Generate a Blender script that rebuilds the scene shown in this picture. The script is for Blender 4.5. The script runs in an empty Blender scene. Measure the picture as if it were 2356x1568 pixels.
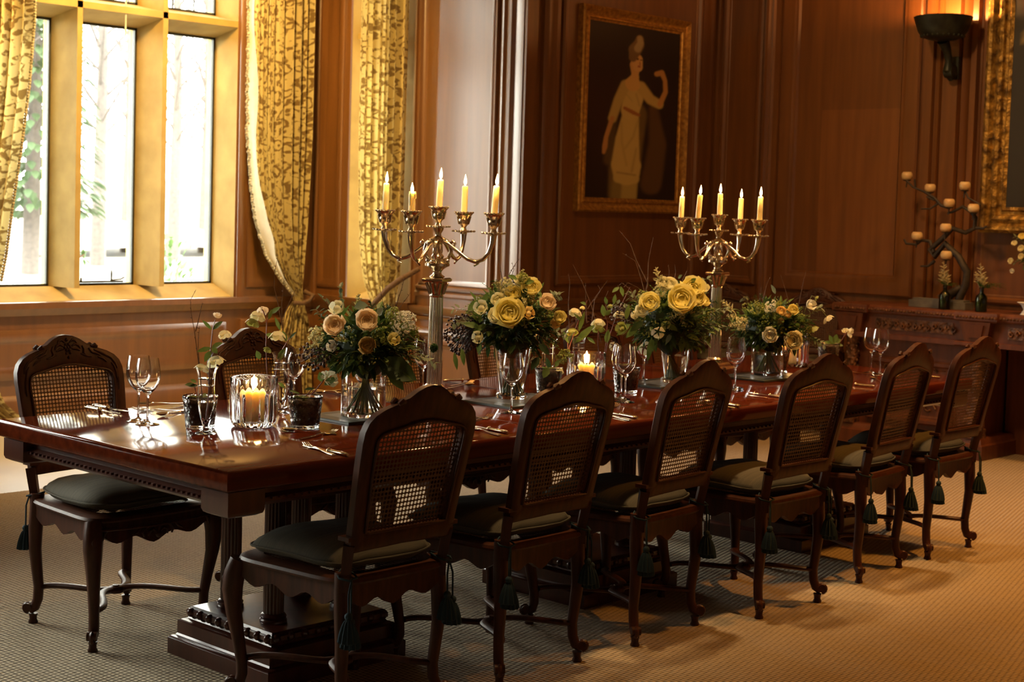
import bpy, math, random
from mathutils import Vector, Matrix
S = bpy.context.scene
COL = S.collection
PI = math.pi
V = Vector

# ------------------------------------------------------------------ mesh helper
class MB:
    def __init__(s): s.v = []; s.f = []
    def add(s, vs, fs):
        n = len(s.v); s.v += [tuple(a) for a in vs]; s.f += [tuple(i + n for i in q) for q in fs]
    def box(s, x0, x1, y0, y1, z0, z1):
        s.add([(x0,y0,z0),(x1,y0,z0),(x1,y1,z0),(x0,y1,z0),(x0,y0,z1),(x1,y0,z1),(x1,y1,z1),(x0,y1,z1)],
              [(0,3,2,1),(4,5,6,7),(0,1,5,4),(1,2,6,5),(2,3,7,6),(3,0,4,7)])
    def frustum(s, a, z0, b, z1):            # rectangles a,b = (x0,x1,y0,y1)
        s.add([(a[0],a[2],z0),(a[1],a[2],z0),(a[1],a[3],z0),(a[0],a[3],z0),(b[0],b[2],z1),(b[1],b[2],z1),(b[1],b[3],z1),(b[0],b[3],z1)],
              [(0,3,2,1),(4,5,6,7),(0,1,5,4),(1,2,6,5),(2,3,7,6),(3,0,4,7)])
    def stack(s, x0, x1, y0, y1, prof):      # prof = [(inset, z), ...] moulded rectangular block
        vs = []; fs = []
        for i, z in prof: vs += [(x0+i,y0+i,z),(x1-i,y0+i,z),(x1-i,y1-i,z),(x0+i,y1-i,z)]
        for k in range(len(prof)-1):
            for j in range(4): a = 4*k+j; b = 4*k+(j+1) % 4; fs.append((a,b,b+4,a+4))
        fs.append((3,2,1,0)); n = 4*(len(prof)-1); fs.append((n,n+1,n+2,n+3)); s.add(vs, fs)
    def lathe(s, prof, c=(0,0,0), seg=24, axis=None, flute=0, fd=0., closed=False):
        vs = []; fs = []; c = V(c)
        rot = V((0,0,1)).rotation_difference(V(axis)).to_matrix() if axis is not None else Matrix.Identity(3)
        for pr_ in prof:
            r, z = pr_[:2]; fq = pr_[2] if len(pr_) > 2 else fd
            for j in range(seg):
                a = 2*PI*j/seg; rr = r*(1 + (fq*abs(math.sin(a*flute/2))-fq if flute else 0))
                vs.append(rot @ V((rr*math.cos(a), rr*math.sin(a), z)) + c)
        m = len(prof)
        for k in range(m-1 if not closed else m):
            k2 = (k+1) % m
            for j in range(seg):
                j2 = (j+1) % seg; fs.append((k*seg+j, k*seg+j2, k2*seg+j2, k2*seg+j))
        if not closed:
            fs.append(tuple(range(seg-1,-1,-1))); fs.append(tuple((m-1)*seg+j for j in range(seg)))
        s.add(vs, fs)
    def tube(s, pts, rad, seg=8, ry=None, up=None):
        pts = [V(p) for p in pts]; n = len(pts)
        if not hasattr(rad, '__len__'): rad = [rad]*n
        vs = []; fs = []; t0 = (pts[1]-pts[0]).normalized()
        u = V(up) if up is not None else (V((0,0,1)) if abs(t0.z) < .9 else V((1,0,0)))
        u = (u - t0*u.dot(t0)).normalized()
        for i in range(n):
            t = (pts[min(i+1,n-1)] - pts[max(i-1,0)])
            t = t.normalized() if t.length > 1e-9 else t0
            u = (u - t*u.dot(t)); u = u.normalized() if u.length > 1e-6 else t.orthogonal().normalized()
            w = t.cross(u); k = 1 if ry is None else ry
            for j in range(seg):
                a = 2*PI*(j+.5)/seg; vs.append(pts[i] + (u*math.cos(a)*k + w*math.sin(a))*rad[i])
        for i in range(n-1):
            for j in range(seg):
                j2 = (j+1) % seg; fs.append((i*seg+j, i*seg+j2, (i+1)*seg+j2, (i+1)*seg+j))
        fs.append(tuple(range(seg-1,-1,-1))); fs.append(tuple((n-1)*seg+j for j in range(seg)))
        s.add(vs, fs)
    def ball(s, c, r, seg=8, rings=5, sz=1.):
        prof = [(max(.001, r*math.sin(PI*k/rings)), -r*sz*math.cos(PI*k/rings)) for k in range(rings+1)]
        s.lathe(prof, c, seg)
    def prism(s, outline, y0, y1, f=None):   # outline in (x,z), extruded along y
        n = len(outline); vs = [(x,y0,z) for x,z in outline] + [(x,y1,z) for x,z in outline]
        if f: vs = [f(*p) for p in vs]
        fs = [(i,(i+1) % n,(i+1) % n+n,i+n) for i in range(n)]
        s.add(vs, fs + [tuple(range(n-1,-1,-1)), tuple(range(n,2*n))])
    def ring(s, outer, inner, y0, y1, f=None, bev=.004):
        n = len(outer); lay = []
        def ins(o, i, k): return [(a[0]+(b[0]-a[0])*k, a[1]+(b[1]-a[1])*k) for a, b in zip(o, i)]
        L = [(outer,y0+bev),(ins(outer,inner,.09),y0),(ins(outer,inner,.82),y0),(inner,y0+bev*1.6),(inner,y1-bev*1.6),(ins(outer,inner,.82),y1),(ins(outer,inner,.09),y1),(outer,y1-bev)]
        vs = [(x,y,z) for o, y in L for x, z in o]
        if f: vs = [f(*p) for p in vs]
        m = len(L); fs = []
        for k in range(m):
            k2 = (k+1) % m
            for i in range(n): i2 = (i+1) % n; fs.append((k*n+i, k*n+i2, k2*n+i2, k2*n+i))
        s.add(vs, fs)
    def grid(s, nu, nv, fn, wrapu=False):
        vs = [fn(i/nu, j/nv) for j in range(nv+1) for i in range(nu+1)]
        s.add(vs, [(j*(nu+1)+i, j*(nu+1)+i+1, (j+1)*(nu+1)+i+1, (j+1)*(nu+1)+i) for j in range(nv) for i in range(nu)])
    def build(s, name, m, parent=None, smooth=38, loc=None):
        me = bpy.data.meshes.new(name); me.from_pydata(s.v, [], s.f); me.validate(); me.update()
        for mm in (m if isinstance(m, (list, tuple)) else [m]): me.materials.append(mm)
        if smooth:
            me.polygons.foreach_set('use_smooth', [True]*len(me.polygons)); me.set_sharp_from_angle(angle=math.radians(smooth))
        o = bpy.data.objects.new(name, me); COL.objects.link(o)
        if parent: o.parent = parent
        if loc: o.location = loc
        return o

def tag(o, label=None, cat=None, group=None, kind=None):
    if label: o['label'] = label
    if cat: o['category'] = cat
    if group: o['group'] = group
    if kind: o['kind'] = kind
    return o
def thing(name, label, cat, loc=(0,0,0), rz=0., group=None):
    o = bpy.data.objects.new(name, None); COL.objects.link(o); o.empty_display_size = .1
    o.location = loc; o.rotation_euler = (0,0,rz); return tag(o, label, cat, group)
def dup(root, loc, rz, label, group=None):
    r = root.copy(); COL.objects.link(r); r.location = loc; r.rotation_euler = (0,0,rz)
    r['label'] = label
    if group: r['group'] = group
    for ch in list(root.children):
        c = ch.copy(); COL.objects.link(c); c.parent = r
        for g in list(ch.children):
            d = g.copy(); COL.objects.link(d); d.parent = c
    return r
def struct(name, mb, m, smooth=38): return tag(mb.build(name, m, None, smooth), kind='structure')

# ------------------------------------------------------------------ materials
def newmat(name):
    m = bpy.data.materials.new(name); m.use_nodes = True; nt = m.node_tree; b = nt.nodes['Principled BSDF']; return m, nt, b
def pb(b, base=None, rough=None, metal=None, coat=None, coatr=None, spec=None, trans=None, ior=None, sss=None, sheen=None):
    for k, v in (('Base Color', base and (*base, 1)), ('Roughness', rough), ('Metallic', metal), ('Coat Weight', coat), ('Coat Roughness', coatr),
                 ('Specular IOR Level', spec), ('Transmission Weight', trans), ('IOR', ior), ('Subsurface Weight', sss), ('Sheen Weight', sheen)):
        if v is not None: b.inputs[k].default_value = v
def plain(name, base, rough=.5, **k):
    m, nt, b = newmat(name); pb(b, base, rough, **k); return m
def tex(nt, scale, kind='ShaderNodeTexNoise', stretch=(1,1,1), detail=4, coord='Object', rot=(0,0,0)):
    tc = nt.nodes.new('ShaderNodeTexCoord'); mp = nt.nodes.new('ShaderNodeMapping'); mp.inputs['Scale'].default_value = stretch
    mp.inputs['Rotation'].default_value = rot
    t = nt.nodes.new(kind); t.inputs['Scale'].default_value = scale
    if kind == 'ShaderNodeTexNoise': t.inputs['Detail'].default_value = detail
    nt.links.new(tc.outputs[coord], mp.inputs[0]); nt.links.new(mp.outputs[0], t.inputs['Vector']); return t
def ramp(nt, src, stops, mode='LINEAR'):
    r = nt.nodes.new('ShaderNodeValToRGB'); r.color_ramp.interpolation = mode
    e = r.color_ramp.elements
    while len(e) < len(stops): e.new(.5)
    for i, (p, c) in enumerate(stops): e[i].position = p; e[i].color = (*c, 1)
    nt.links.new(src, r.inputs[0]); return r
def bump(nt, b, src, strength=.3, dist=.01, coat=False):
    n = nt.nodes.new('ShaderNodeBump'); n.inputs['Strength'].default_value = strength; n.inputs['Distance'].default_value = dist
    nt.links.new(src, n.inputs['Height']); nt.links.new(n.outputs[0], b.inputs['Normal'])
    if coat: nt.links.new(n.outputs[0], b.inputs['Coat Normal'])
def wood(name, c1, c2, rough=.3, coat=0., coatr=.1, stretch=(14,14,.9), scale=2., bs=.08, bd=.003):
    m, nt, b = newmat(name); pb(b, c1, rough, coat=coat, coatr=coatr)
    t = tex(nt, scale, stretch=stretch, detail=6); r = ramp(nt, t.outputs['Fac'], [(.3, c1), (.7, c2)])
    nt.links.new(r.outputs[0], b.inputs['Base Color'])
    t2 = tex(nt, 8, stretch=stretch, detail=5); bump(nt, b, t2.outputs['Fac'], bs, bd); return m
def noisy(name, c1, c2, scale, rough=.7, bs=.3, bd=.005, stretch=(1,1,1), **k):
    m, nt, b = newmat(name); pb(b, c1, rough, **k); t = tex(nt, scale, stretch=stretch)
    r = ramp(nt, t.outputs['Fac'], [(.32, c1), (.68, c2)]); nt.links.new(r.outputs[0], b.inputs['Base Color'])
    if bs: bump(nt, b, t.outputs['Fac'], bs, bd)
    return m
M = {}
M['table'] = wood('mahogany', (.12,.021,.007), (.06,.010,.004), .085, .0, .08, (.9,16,16), 2., .025, .0015); M['table'].node_tree.nodes['Principled BSDF'].inputs['IOR'].default_value = 1.3
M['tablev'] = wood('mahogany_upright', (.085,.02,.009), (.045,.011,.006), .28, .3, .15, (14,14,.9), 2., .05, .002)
M['chair'] = wood('carved_walnut', (.080,.023,.008), (.040,.012,.004), .40, .0, .3, (20,20,3), 3., .06, .002); M['chair'].node_tree.nodes['Principled BSDF'].inputs['Specular IOR Level'].default_value = .28
M['cane'] = noisy('cane', (.11,.050,.018), (.07,.030,.010), 60, .5, .3, .001)
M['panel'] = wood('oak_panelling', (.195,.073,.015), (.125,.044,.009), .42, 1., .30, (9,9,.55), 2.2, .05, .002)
M['bay'] = wood('bay_oak_lit', (.24,.10,.022), (.16,.065,.013), .42, 1., .30, (9,9,.55), 2.2, .05, .002); M['bay'].node_tree.nodes['Principled BSDF'].inputs['Coat IOR'].default_value = 1.8  # same oak, lightened and coated more strongly to bring up the window sheen
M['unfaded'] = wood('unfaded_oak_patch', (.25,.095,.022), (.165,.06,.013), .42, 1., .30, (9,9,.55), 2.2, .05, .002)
M['sideboard'] = wood('carved_oak', (.15,.045,.017), (.075,.022,.008), .45, .0, .3, (12,12,1.2), 2., .06, .002)
M['carved'] = noisy('carved_relief', (.045,.02,.012), (.20,.085,.035), 26, .45, 1., .03)
M['stone'] = noisy('honey_stone', (.52,.38,.12), (.40,.28,.08), 5, .85, .25, .006)
M['bayfloor'] = noisy('pale_stone', (.62,.62,.60), (.52,.52,.52), 2.5, .45, .1, .002)
M['silver'] = noisy('silver', (.80,.68,.50), (.60,.48,.33), 40, .2, .35, .002, metal=1.)
M['silver_plain'] = noisy('polished_silver', (.86,.76,.60), (.74,.63,.48), 15, .16, .1, .001, metal=1.)
M['cutlery'] = plain('silver_cutlery', (.88,.72,.48), .14, metal=1.)
M['lead'] = plain('window_lead', (.05,.055,.05), .5, metal=.4)
M['brass'] = plain('brass', (.45,.30,.10), .35, metal=1.)
M['slate'] = plain('slate_green_mat', (.05,.06,.05), .35)
M['slate2'] = plain('mat_centre', (.30,.31,.28), .4)
M['soil'] = noisy('dark_soil', (.02,.014,.01), (.08,.055,.035), 60, .95, 1., .01)
M['moss'] = noisy('moss', (.16,.16,.03), (.06,.08,.02), 80, .95, 1., .01)
M['bronze'] = noisy('dark_bronze', (.045,.055,.04), (.02,.022,.018), 12, .45, .3, .004, metal=.5)
M['branch'] = noisy('black_branch', (.02,.016,.013), (.045,.035,.025), 30, .6, .6, .004)
M['onyx'] = noisy('onyx_cup', (.70,.55,.30), (.55,.36,.16), 8, .35, 0, stretch=(1,1,4), sss=.2)
M['greystone'] = noisy('grey_stone', (.16,.16,.15), (.09,.09,.09), 14, .7, .3, .004)
M['white_china'] = plain('white_china', (.75,.75,.72), .25)
M['twig'] = noisy('twig_bark', (.18,.10,.06), (.09,.05,.03), 60, .7, .3, .002)
M['stem'] = noisy('green_stem', (.16,.20,.05), (.25,.24,.07), 30, .5, 0)
M['redstem'] = plain('red_stem', (.22,.07,.05), .5)
M['plaster'] = plain('ceiling_plaster', (.55,.47,.36), .9)
M['wick'] = plain('wick', (.01,.01,.01), .9)
M['bulbglass'] = plain('lamp_bulb', (.8,.8,.8), .4)

def glassm(name, col=(1,1,1), rough=0., ior=1.48, bumpscale=None, bs=.5):
    m, nt, b = newmat(name); pb(b, col, rough, trans=1., ior=ior)
    if bumpscale:
        t = tex(nt, bumpscale, 'ShaderNodeTexVoronoi', stretch=(1,1,.7)); bump(nt, b, t.outputs['Distance'], bs, .006)
    return m
M['glass'] = glassm('clear_glass')
M['glassrough'] = glassm('dimpled_glass', (.97,1,.98), .01, 1.5, 90, .35)
M['greenglass'] = glassm('green_bottle_glass', (.10,.16,.03), 0., 1.5)
M['water'] = glassm('vase_water', (.93,.95,.85), 0., 1.33)
def panem():
    m = bpy.data.materials.new('window_glass'); m.use_nodes = True; nt = m.node_tree; nt.nodes.clear()
    o = nt.nodes.new('ShaderNodeOutputMaterial'); mx = nt.nodes.new('ShaderNodeMixShader'); t = nt.nodes.new('ShaderNodeBsdfTransparent')
    t.inputs[0].default_value = (.96,.98,.96,1); g = nt.nodes.new('ShaderNodeBsdfGlossy'); g.inputs['Roughness'].default_value = .02
    fr = nt.nodes.new('ShaderNodeFresnel'); fr.inputs[0].default_value = 1.45
    nt.links.new(fr.outputs[0], mx.inputs[0]); nt.links.new(t.outputs[0], mx.inputs[1]); nt.links.new(g.outputs[0], mx.inputs[2]); nt.links.new(mx.outputs[0], o.inputs[0]); return m
M['pane'] = panem()
def emis(name, col, st):
    m, nt, b = newmat(name); pb(b, col, .5); b.inputs['Emission Color'].default_value = (*col,1); b.inputs['Emission Strength'].default_value = st; return m
M['flame'] = emis('candle_flame', (1.,.60,.22), 28.)
M['wax'] = plain('ivory_wax', (.86,.74,.48), .45, sss=.35); M['wax'].node_tree.nodes['Principled BSDF'].inputs['Subsurface Radius'].default_value = (.05,.03,.015)
M['waxglow'] = plain('lit_wax', (.86,.68,.38), .45, sss=.8)
_b = M['waxglow'].node_tree.nodes['Principled BSDF']; _b.inputs['Subsurface Radius'].default_value = (.05,.034,.017); _b.inputs['Subsurface Scale'].default_value = 1.0; _b.inputs['Subsurface Weight'].default_value = 1.0

def leafm(name, c1, c2, rough=.45, tr=.35):
    m = bpy.data.materials.new(name); m.use_nodes = True; nt = m.node_tree; b = nt.nodes['Principled BSDF']; pb(b, c1, rough)
    t = tex(nt, 22); r = ramp(nt, t.outputs['Fac'], [(.35, c1), (.65, c2)]); nt.links.new(r.outputs[0], b.inputs['Base Color'])
    tl = nt.nodes.new('ShaderNodeBsdfTranslucent'); mx = nt.nodes.new('ShaderNodeMixShader'); mx.inputs[0].default_value = tr
    nt.links.new(r.outputs[0], tl.inputs[0]); nt.links.new(b.outputs[0], mx.inputs[1]); nt.links.new(tl.outputs[0], mx.inputs[2])
    nt.links.new(mx.outputs[0], nt.nodes['Material Output'].inputs[0]); return m
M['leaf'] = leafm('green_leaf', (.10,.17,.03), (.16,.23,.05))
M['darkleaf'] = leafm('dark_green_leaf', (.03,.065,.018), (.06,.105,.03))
M['eucalyptus'] = leafm('eucalyptus_leaf', (.17,.23,.15), (.22,.27,.16))
M['greysprig'] = leafm('sage_leaf', (.13,.17,.09), (.17,.20,.10))
M['fern'] = leafm('fern', (.03,.09,.02), (.07,.14,.03))
M['limegreen'] = leafm('lime_green', (.30,.36,.07), (.42,.42,.12))
M['yellowrose'] = leafm('yellow_petal', (.90,.80,.28), (.93,.86,.42), .6, .3)
M['cream'] = leafm('cream_petal', (.88,.82,.52), (.86,.84,.62), .6, .3)
M['peach'] = leafm('peach_petal', (.94,.78,.54), (.94,.84,.64), .6, .4)
M['apricot'] = leafm('apricot_petal', (.90,.68,.26), (.90,.74,.36), .6, .3)
M['white'] = leafm('white_petal', (.86,.84,.68), (.88,.87,.75), .6, .3)
M['hellebore'] = leafm('hellebore_petal', (.84,.80,.48), (.84,.78,.5), .6, .35)
M['plume'] = leafm('plume', (.72,.66,.38), (.60,.58,.30), .8, .3)
M['berry'] = plain('dark_berry', (.035,.016,.016), .35)
M['astilbe'] = leafm('astilbe', (.66,.60,.38), (.55,.48,.26), .8, .3)

# cushion & tassels
def fabricm(name, c1, c2, sc=160, bs=.35):
    m, nt, b = newmat(name); pb(b, c1, .9, spec=.25)
    w = tex(nt, 3, stretch=(1,60,1)); r = ramp(nt, w.outputs['Fac'], [(.3, c1), (.7, c2)]); nt.links.new(r.outputs[0], b.inputs['Base Color'])
    t = tex(nt, sc, stretch=(1,1,1)); bump(nt, b, t.outputs['Fac'], bs, .002); return m
M['cushion'] = fabricm('slate_blue_silk', (.078,.072,.054), (.115,.10,.070))
M['tassel'] = plain('teal_tassel', (.012,.035,.05), .85)
# curtain
def curtainm():
    m = bpy.data.materials.new('damask_curtain'); m.use_nodes = True; nt = m.node_tree; b = nt.nodes['Principled BSDF']; pb(b, (.6,.5,.2), .55, sheen=.3)
    uv = nt.nodes.new('ShaderNodeUVMap'); mp = nt.nodes.new('ShaderNodeMapping'); mp.inputs['Scale'].default_value = (1,1,1)
    nt.links.new(uv.outputs[0], mp.inputs[0])
    n0 = nt.nodes.new('ShaderNodeTexNoise'); n0.inputs['Scale'].default_value = 9; nt.links.new(mp.outputs[0], n0.inputs['Vector'])
    mixv = nt.nodes.new('ShaderNodeMix'); mixv.data_type = 'VECTOR'; mixv.inputs['Factor'].default_value = .13
    nt.links.new(mp.outputs[0], mixv.inputs[4]); nt.links.new(n0.outputs['Color'], mixv.inputs[5])
    v = nt.nodes.new('ShaderNodeTexVoronoi'); v.inputs['Scale'].default_value = 11; v.feature = 'F1'; v.inputs['Randomness'].default_value = .55
    nt.links.new(mixv.outputs[1], v.inputs['Vector'])
    w = nt.nodes.new('ShaderNodeMath'); w.operation = 'MULTIPLY'; w.inputs[1].default_value = 17; nt.links.new(v.outputs['Distance'], w.inputs[0])
    sn = nt.nodes.new('ShaderNodeMath'); sn.operation = 'SINE'; nt.links.new(w.outputs[0], sn.inputs[0])
    n = nt.nodes.new('ShaderNodeTexNoise'); n.inputs['Scale'].default_value = 30; nt.links.new(mp.outputs[0], n.inputs['Vector'])
    ad = nt.nodes.new('ShaderNodeMath'); ad.operation = 'MULTIPLY_ADD'; ad.inputs[1].default_value = .22; nt.links.new(sn.outputs[0], ad.inputs[0]); nt.links.new(n.outputs['Fac'], ad.inputs[2])
    r = ramp(nt, ad.outputs[0], [(.50, (.70,.60,.27)), (.66, (.24,.155,.045))])
    nt.links.new(r.outputs[0], b.inputs['Base Color'])
    tl = nt.nodes.new('ShaderNodeBsdfTranslucent'); mx = nt.nodes.new('ShaderNodeMixShader'); mx.inputs[0].default_value = .3
    nt.links.new(r.outputs[0], tl.inputs[0]); nt.links.new(b.outputs[0], mx.inputs[1]); nt.links.new(tl.outputs[0], mx.inputs[2]); nt.links.new(mx.outputs[0], nt.nodes['Material Output'].inputs[0]); return m
M['curtain'] = curtainm()
M['lining'] = leafm('cream_lining', (.80,.77,.60), (.74,.70,.52), .8, .3)
M['fringe'] = noisy('fringe', (.72,.66,.45), (.12,.12,.06), 70, .8, .3)
M['rope'] = noisy('rope_brown', (.20,.12,.06), (.10,.055,.03), 90, .8, .8, .004)
# carpet: ribbed sisal
def carpetm():
    m, nt, b = newmat('sisal_weave'); pb(b, (.4,.3,.18), .95)
    tc = nt.nodes.new('ShaderNodeTexCoord'); sx = nt.nodes.new('ShaderNodeSeparateXYZ'); nt.links.new(tc.outputs['Object'], sx.inputs[0])
    def mth(op, a, bb=None, c=None):
        n = nt.nodes.new('ShaderNodeMath'); n.operation = op
        for i, q in enumerate((a, bb, c)):
            if q is None: continue
            if isinstance(q, (int, float)): n.inputs[i].default_value = q
            else: nt.links.new(q, n.inputs[i])
        return n.outputs[0]
    P = .018
    row = mth('MULTIPLY', sx.outputs[0], 2*PI/P)
    ribs = mth('ABSOLUTE', mth('SINE', mth('MULTIPLY', row, .5)))
    fl = mth('FLOOR', mth('DIVIDE', sx.outputs[0], P))
    ph = mth('MULTIPLY', fl, 2.4)
    kn = mth('ABSOLUTE', mth('SINE', mth('ADD', mth('MULTIPLY', sx.outputs[1], PI/.021), ph)))
    n = nt.nodes.new('ShaderNodeTexNoise'); n.inputs['Scale'].default_value = 70; nt.links.new(tc.outputs['Object'], n.inputs['Vector'])
    h = mth('MULTIPLY', mth('POWER', ribs, .7), mth('MULTIPLY_ADD', kn, .6, .4))
    h2 = mth('MULTIPLY_ADD', n.outputs['Fac'], .5, h)
    r = ramp(nt, h2, [(.3, (.13,.10,.062)), (.95, (.53,.43,.285))])
    nl = nt.nodes.new('ShaderNodeTexNoise'); nl.inputs['Scale'].default_value = 1.1; nt.links.new(tc.outputs['Object'], nl.inputs['Vector'])
    r2 = ramp(nt, nl.outputs['Fac'], [(.3, (.88,.88,.88)), (.7, (1,1,1))])
    mx = nt.nodes.new('ShaderNodeMix'); mx.data_type = 'RGBA'; mx.blend_type = 'MULTIPLY'; mx.inputs[0].default_value = 1
    nt.links.new(r.outputs[0], mx.inputs[6]); nt.links.new(r2.outputs[0], mx.inputs[7]); nt.links.new(mx.outputs[2], b.inputs['Base Color'])
    bump(nt, b, h2, .9, .006); return m
M['carpet'] = carpetm()
M['gilt'] = noisy('gilt_frame', (.62,.34,.07), (.30,.14,.03), 35, .40, .5, .004, metal=.6)
M['giltcarved'] = noisy('gilt_carved', (.52,.32,.07), (.10,.055,.015), 22, .45, 1., .02, metal=.6)
M['lawn'] = noisy('lawn', (.13,.125,.09), (.17,.15,.115), .5, .9, 0)
M['woodland'] = noisy('woodland_slope', (.10,.085,.075), (.14,.12,.11), .6, .95, 0)
M['shrub'] = leafm('shrub_leaf', (.035,.07,.018), (.05,.09,.025))
M['evergreen'] = leafm('evergreen_leaf', (.035,.06,.025), (.05,.075,.035))
M['flowershrub'] = leafm('flowering_shrub_leaf', (.10,.12,.05), (.16,.15,.10))
M['bark'] = noisy('tree_bark', (.06,.05,.045), (.09,.075,.065), 10, .9, .3)

# ------------------------------------------------------------------ camera
yaw, pit, rol = .7596, .05876, .02947
fw = V((math.cos(pit)*math.cos(yaw), math.cos(pit)*math.sin(yaw), -math.sin(pit)))
r0 = fw.cross(V((0,0,1))).normalized(); u0 = r0.cross(fw)
rr = r0*math.cos(rol) + u0*math.sin(rol); uu = -r0*math.sin(rol) + u0*math.cos(rol)
cd = bpy.data.cameras.new('camera'); cam = bpy.data.objects.new('camera', cd); COL.objects.link(cam); S.camera = cam
cam.matrix_world = Matrix(((rr.x,uu.x,-fw.x,0),(rr.y,uu.y,-fw.y,0),(rr.z,uu.z,-fw.z,1.5),(0,0,0,1)))
cd.sensor_width = 36; cd.lens = 3528/2356*36; cd.shift_y = -98.6/2356; cd.clip_start = .05; cd.clip_end = 300
cd.dof.use_dof = True; cd.dof.focus_distance = 4.95; cd.dof.aperture_fstop = 6.3
CAM = V((0,0,1.5))
def at(px, py, d):       # point seen at pixel (px,py) of the 2356x1568 frame, d metres along the view axis
    return CAM + (fw + rr*((px-1178)/3528) - uu*((py-685.4)/3528))*d

# ------------------------------------------------------------------ room shell
XR, YP, XB, YF, XL = 9.55, 7.02, 7.46, 9.2, 3.55
X0, Y0, ZC = -2.2, -2.4, 3.9
def wallx(mb, x, n, y0, y1, holes=(), z1=ZC, t=.25):    # wall with inner face at x, thickness away from normal n
    a, b = (x, x-n*t) if n < 0 else (x-t, x); a, b = min(a,b), max(a,b)
    ys = [y0] + [q for h in holes for q in (h[0], h[1])] + [y1]
    for i in range(0, len(ys), 2): mb.box(a,b,ys[i],ys[i+1],0,z1)
    for h in holes: mb.box(a,b,h[0],h[1],0,h[2]); mb.box(a,b,h[0],h[1],h[3],z1)
def wally(mb, y, x0, x1, holes=(), z1=ZC, t=.25):
    xs = [x0] + [q for h in holes for q in (h[0], h[1])] + [x1]
    for i in range(0, len(xs), 2): mb.box(xs[i],xs[i+1],y,y+t,0,z1)
    for h in holes: mb.box(h[0],h[1],y,y+t,0,h[2]); mb.box(h[0],h[1],y,y+t,h[3],z1)
WZ0, WZ1 = .79, 3.45
W1 = (4.76, 6.724)
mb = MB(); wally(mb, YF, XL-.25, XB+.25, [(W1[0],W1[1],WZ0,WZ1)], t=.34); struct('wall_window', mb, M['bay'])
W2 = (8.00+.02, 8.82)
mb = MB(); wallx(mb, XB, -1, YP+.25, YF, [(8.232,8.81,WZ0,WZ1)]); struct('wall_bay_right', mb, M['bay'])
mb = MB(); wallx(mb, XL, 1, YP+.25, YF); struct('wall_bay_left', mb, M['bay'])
mb = MB(); wally(mb, YP, XB, XR+.25); struct('wall_portrait', mb, M['panel'])
mb = MB(); wally(mb, YP, X0-.25, XL, [(.13,2.608,WZ0,WZ1)]); struct('wall_left', mb, M['panel'])
mb = MB(); wallx(mb, XR, -1, Y0-.25, YP); struct('wall_right', mb, M['panel'])
mb = MB(); mb.box(X0-.25,X0,Y0-.25,YP,0,ZC); struct('wall_back', mb, M['panel'])
mb = MB(); mb.box(X0,XR,Y0-.25,Y0,0,ZC); struct('wall_front', mb, M['panel'])
mb = MB(); mb.box(X0-.25,XR+.25,Y0-.25,9.54,ZC,ZC+.15); struct('ceiling', mb, M['plaster'])
mb = MB(); mb.box(X0-.25,XR+.25,Y0-.25,9.54,-.15,-.008); struct('floor', mb, M['bayfloor'])
mb = MB(); mb.box(X0,XR,Y0,7.06,-.008,0)
tag(mb.build('sisal_carpet', M['carpet']), 'tan ribbed sisal carpet covering the floor under table and chairs', 'carpet')

# panel moulding helpers: raised moulding loops standing on a wall face
def frame_loop(mb, o, ex, ez, n, w, h, prof):
    """o = lower-left corner, ex/ez/n unit vectors; prof=[(inset,depth),...]"""
    o = V(o); ex = V(ex); ez = V(ez); n = V(n); vs = []; fs = []
    for i, d in prof:
        for a, b in ((i,i),(w-i,i),(w-i,h-i),(i,h-i)): vs.append(o + ex*a + ez*b + n*d)
    for k in range(len(prof)-1):
        for j in range(4): a = 4*k+j; b2 = 4*k+(j+1) % 4; fs.append((a,b2,b2+4,a+4))
    mb.add(vs, fs)
def field(mb, o, ex, ez, n, w, h, d, inset=.0):
    o = V(o)+V(ex)*inset+V(ez)*inset+V(n)*d; ex = V(ex)*(w-2*inset); ez = V(ez)*(h-2*inset)
    mb.add([o, o+ex, o+ex+ez, o+ez], [(0,1,2,3)])
PROF = [(0,0),(0,.018),(.012,.03),(.03,.03),(.045,.014),(.05,.014),(.062,.006)]
def panel(mb, o, ex, n, w, h, fieldd=.006, prof=PROF):
    frame_loop(mb, o, ex, (0,0,1), n, w, h, prof); field(mb, o, ex, (0,0,1), n, w, h, fieldd, prof[-1][0])
def rail(mb, o, ex, n, L, prof):             # horizontal moulding: prof=[(z,depth)...]
    o = V(o); ex = V(ex); n = V(n); vs = []; m = len(prof)
    for s_ in (0, L): vs += [o + ex*s_ + n*d + V((0,0,z)) for z, d in prof]
    fs = [(i, i+1, m+i+1, m+i) for i in range(m-1)] + [tuple(range(m)), tuple(range(2*m-1,m-1,-1))]
    mb.add(vs, fs)
def vrail(mb, o, ex, n, H, prof):            # vertical moulding: prof=[(s,depth)...]
    o = V(o); ex = V(ex); n = V(n); vs = []; m = len(prof)
    for z in (0, H): vs += [o + ex*s_ + n*d + V((0,0,z)) for s_, d in prof]
    mb.add(vs, [(i, i+1, m+i+1, m+i) for i in range(m-1)] + [tuple(range(m)), tuple(range(2*m-1,m-1,-1))])
PIL = [(0,0),(0,.02),(.02,.035),(.035,.035),(.05,.018),(.075,.018),(.09,.03),(.10,.03),(.12,.0)]
DADO = [(0,0),(0,.02),(.02,.035),(.045,.04),(.055,.06),(.075,.065),(.085,.04),(.085,0)]
BASE = [(0,0),(0,.03),(.14,.03),(.155,.02),(.17,.012),(.18,0)]
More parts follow.
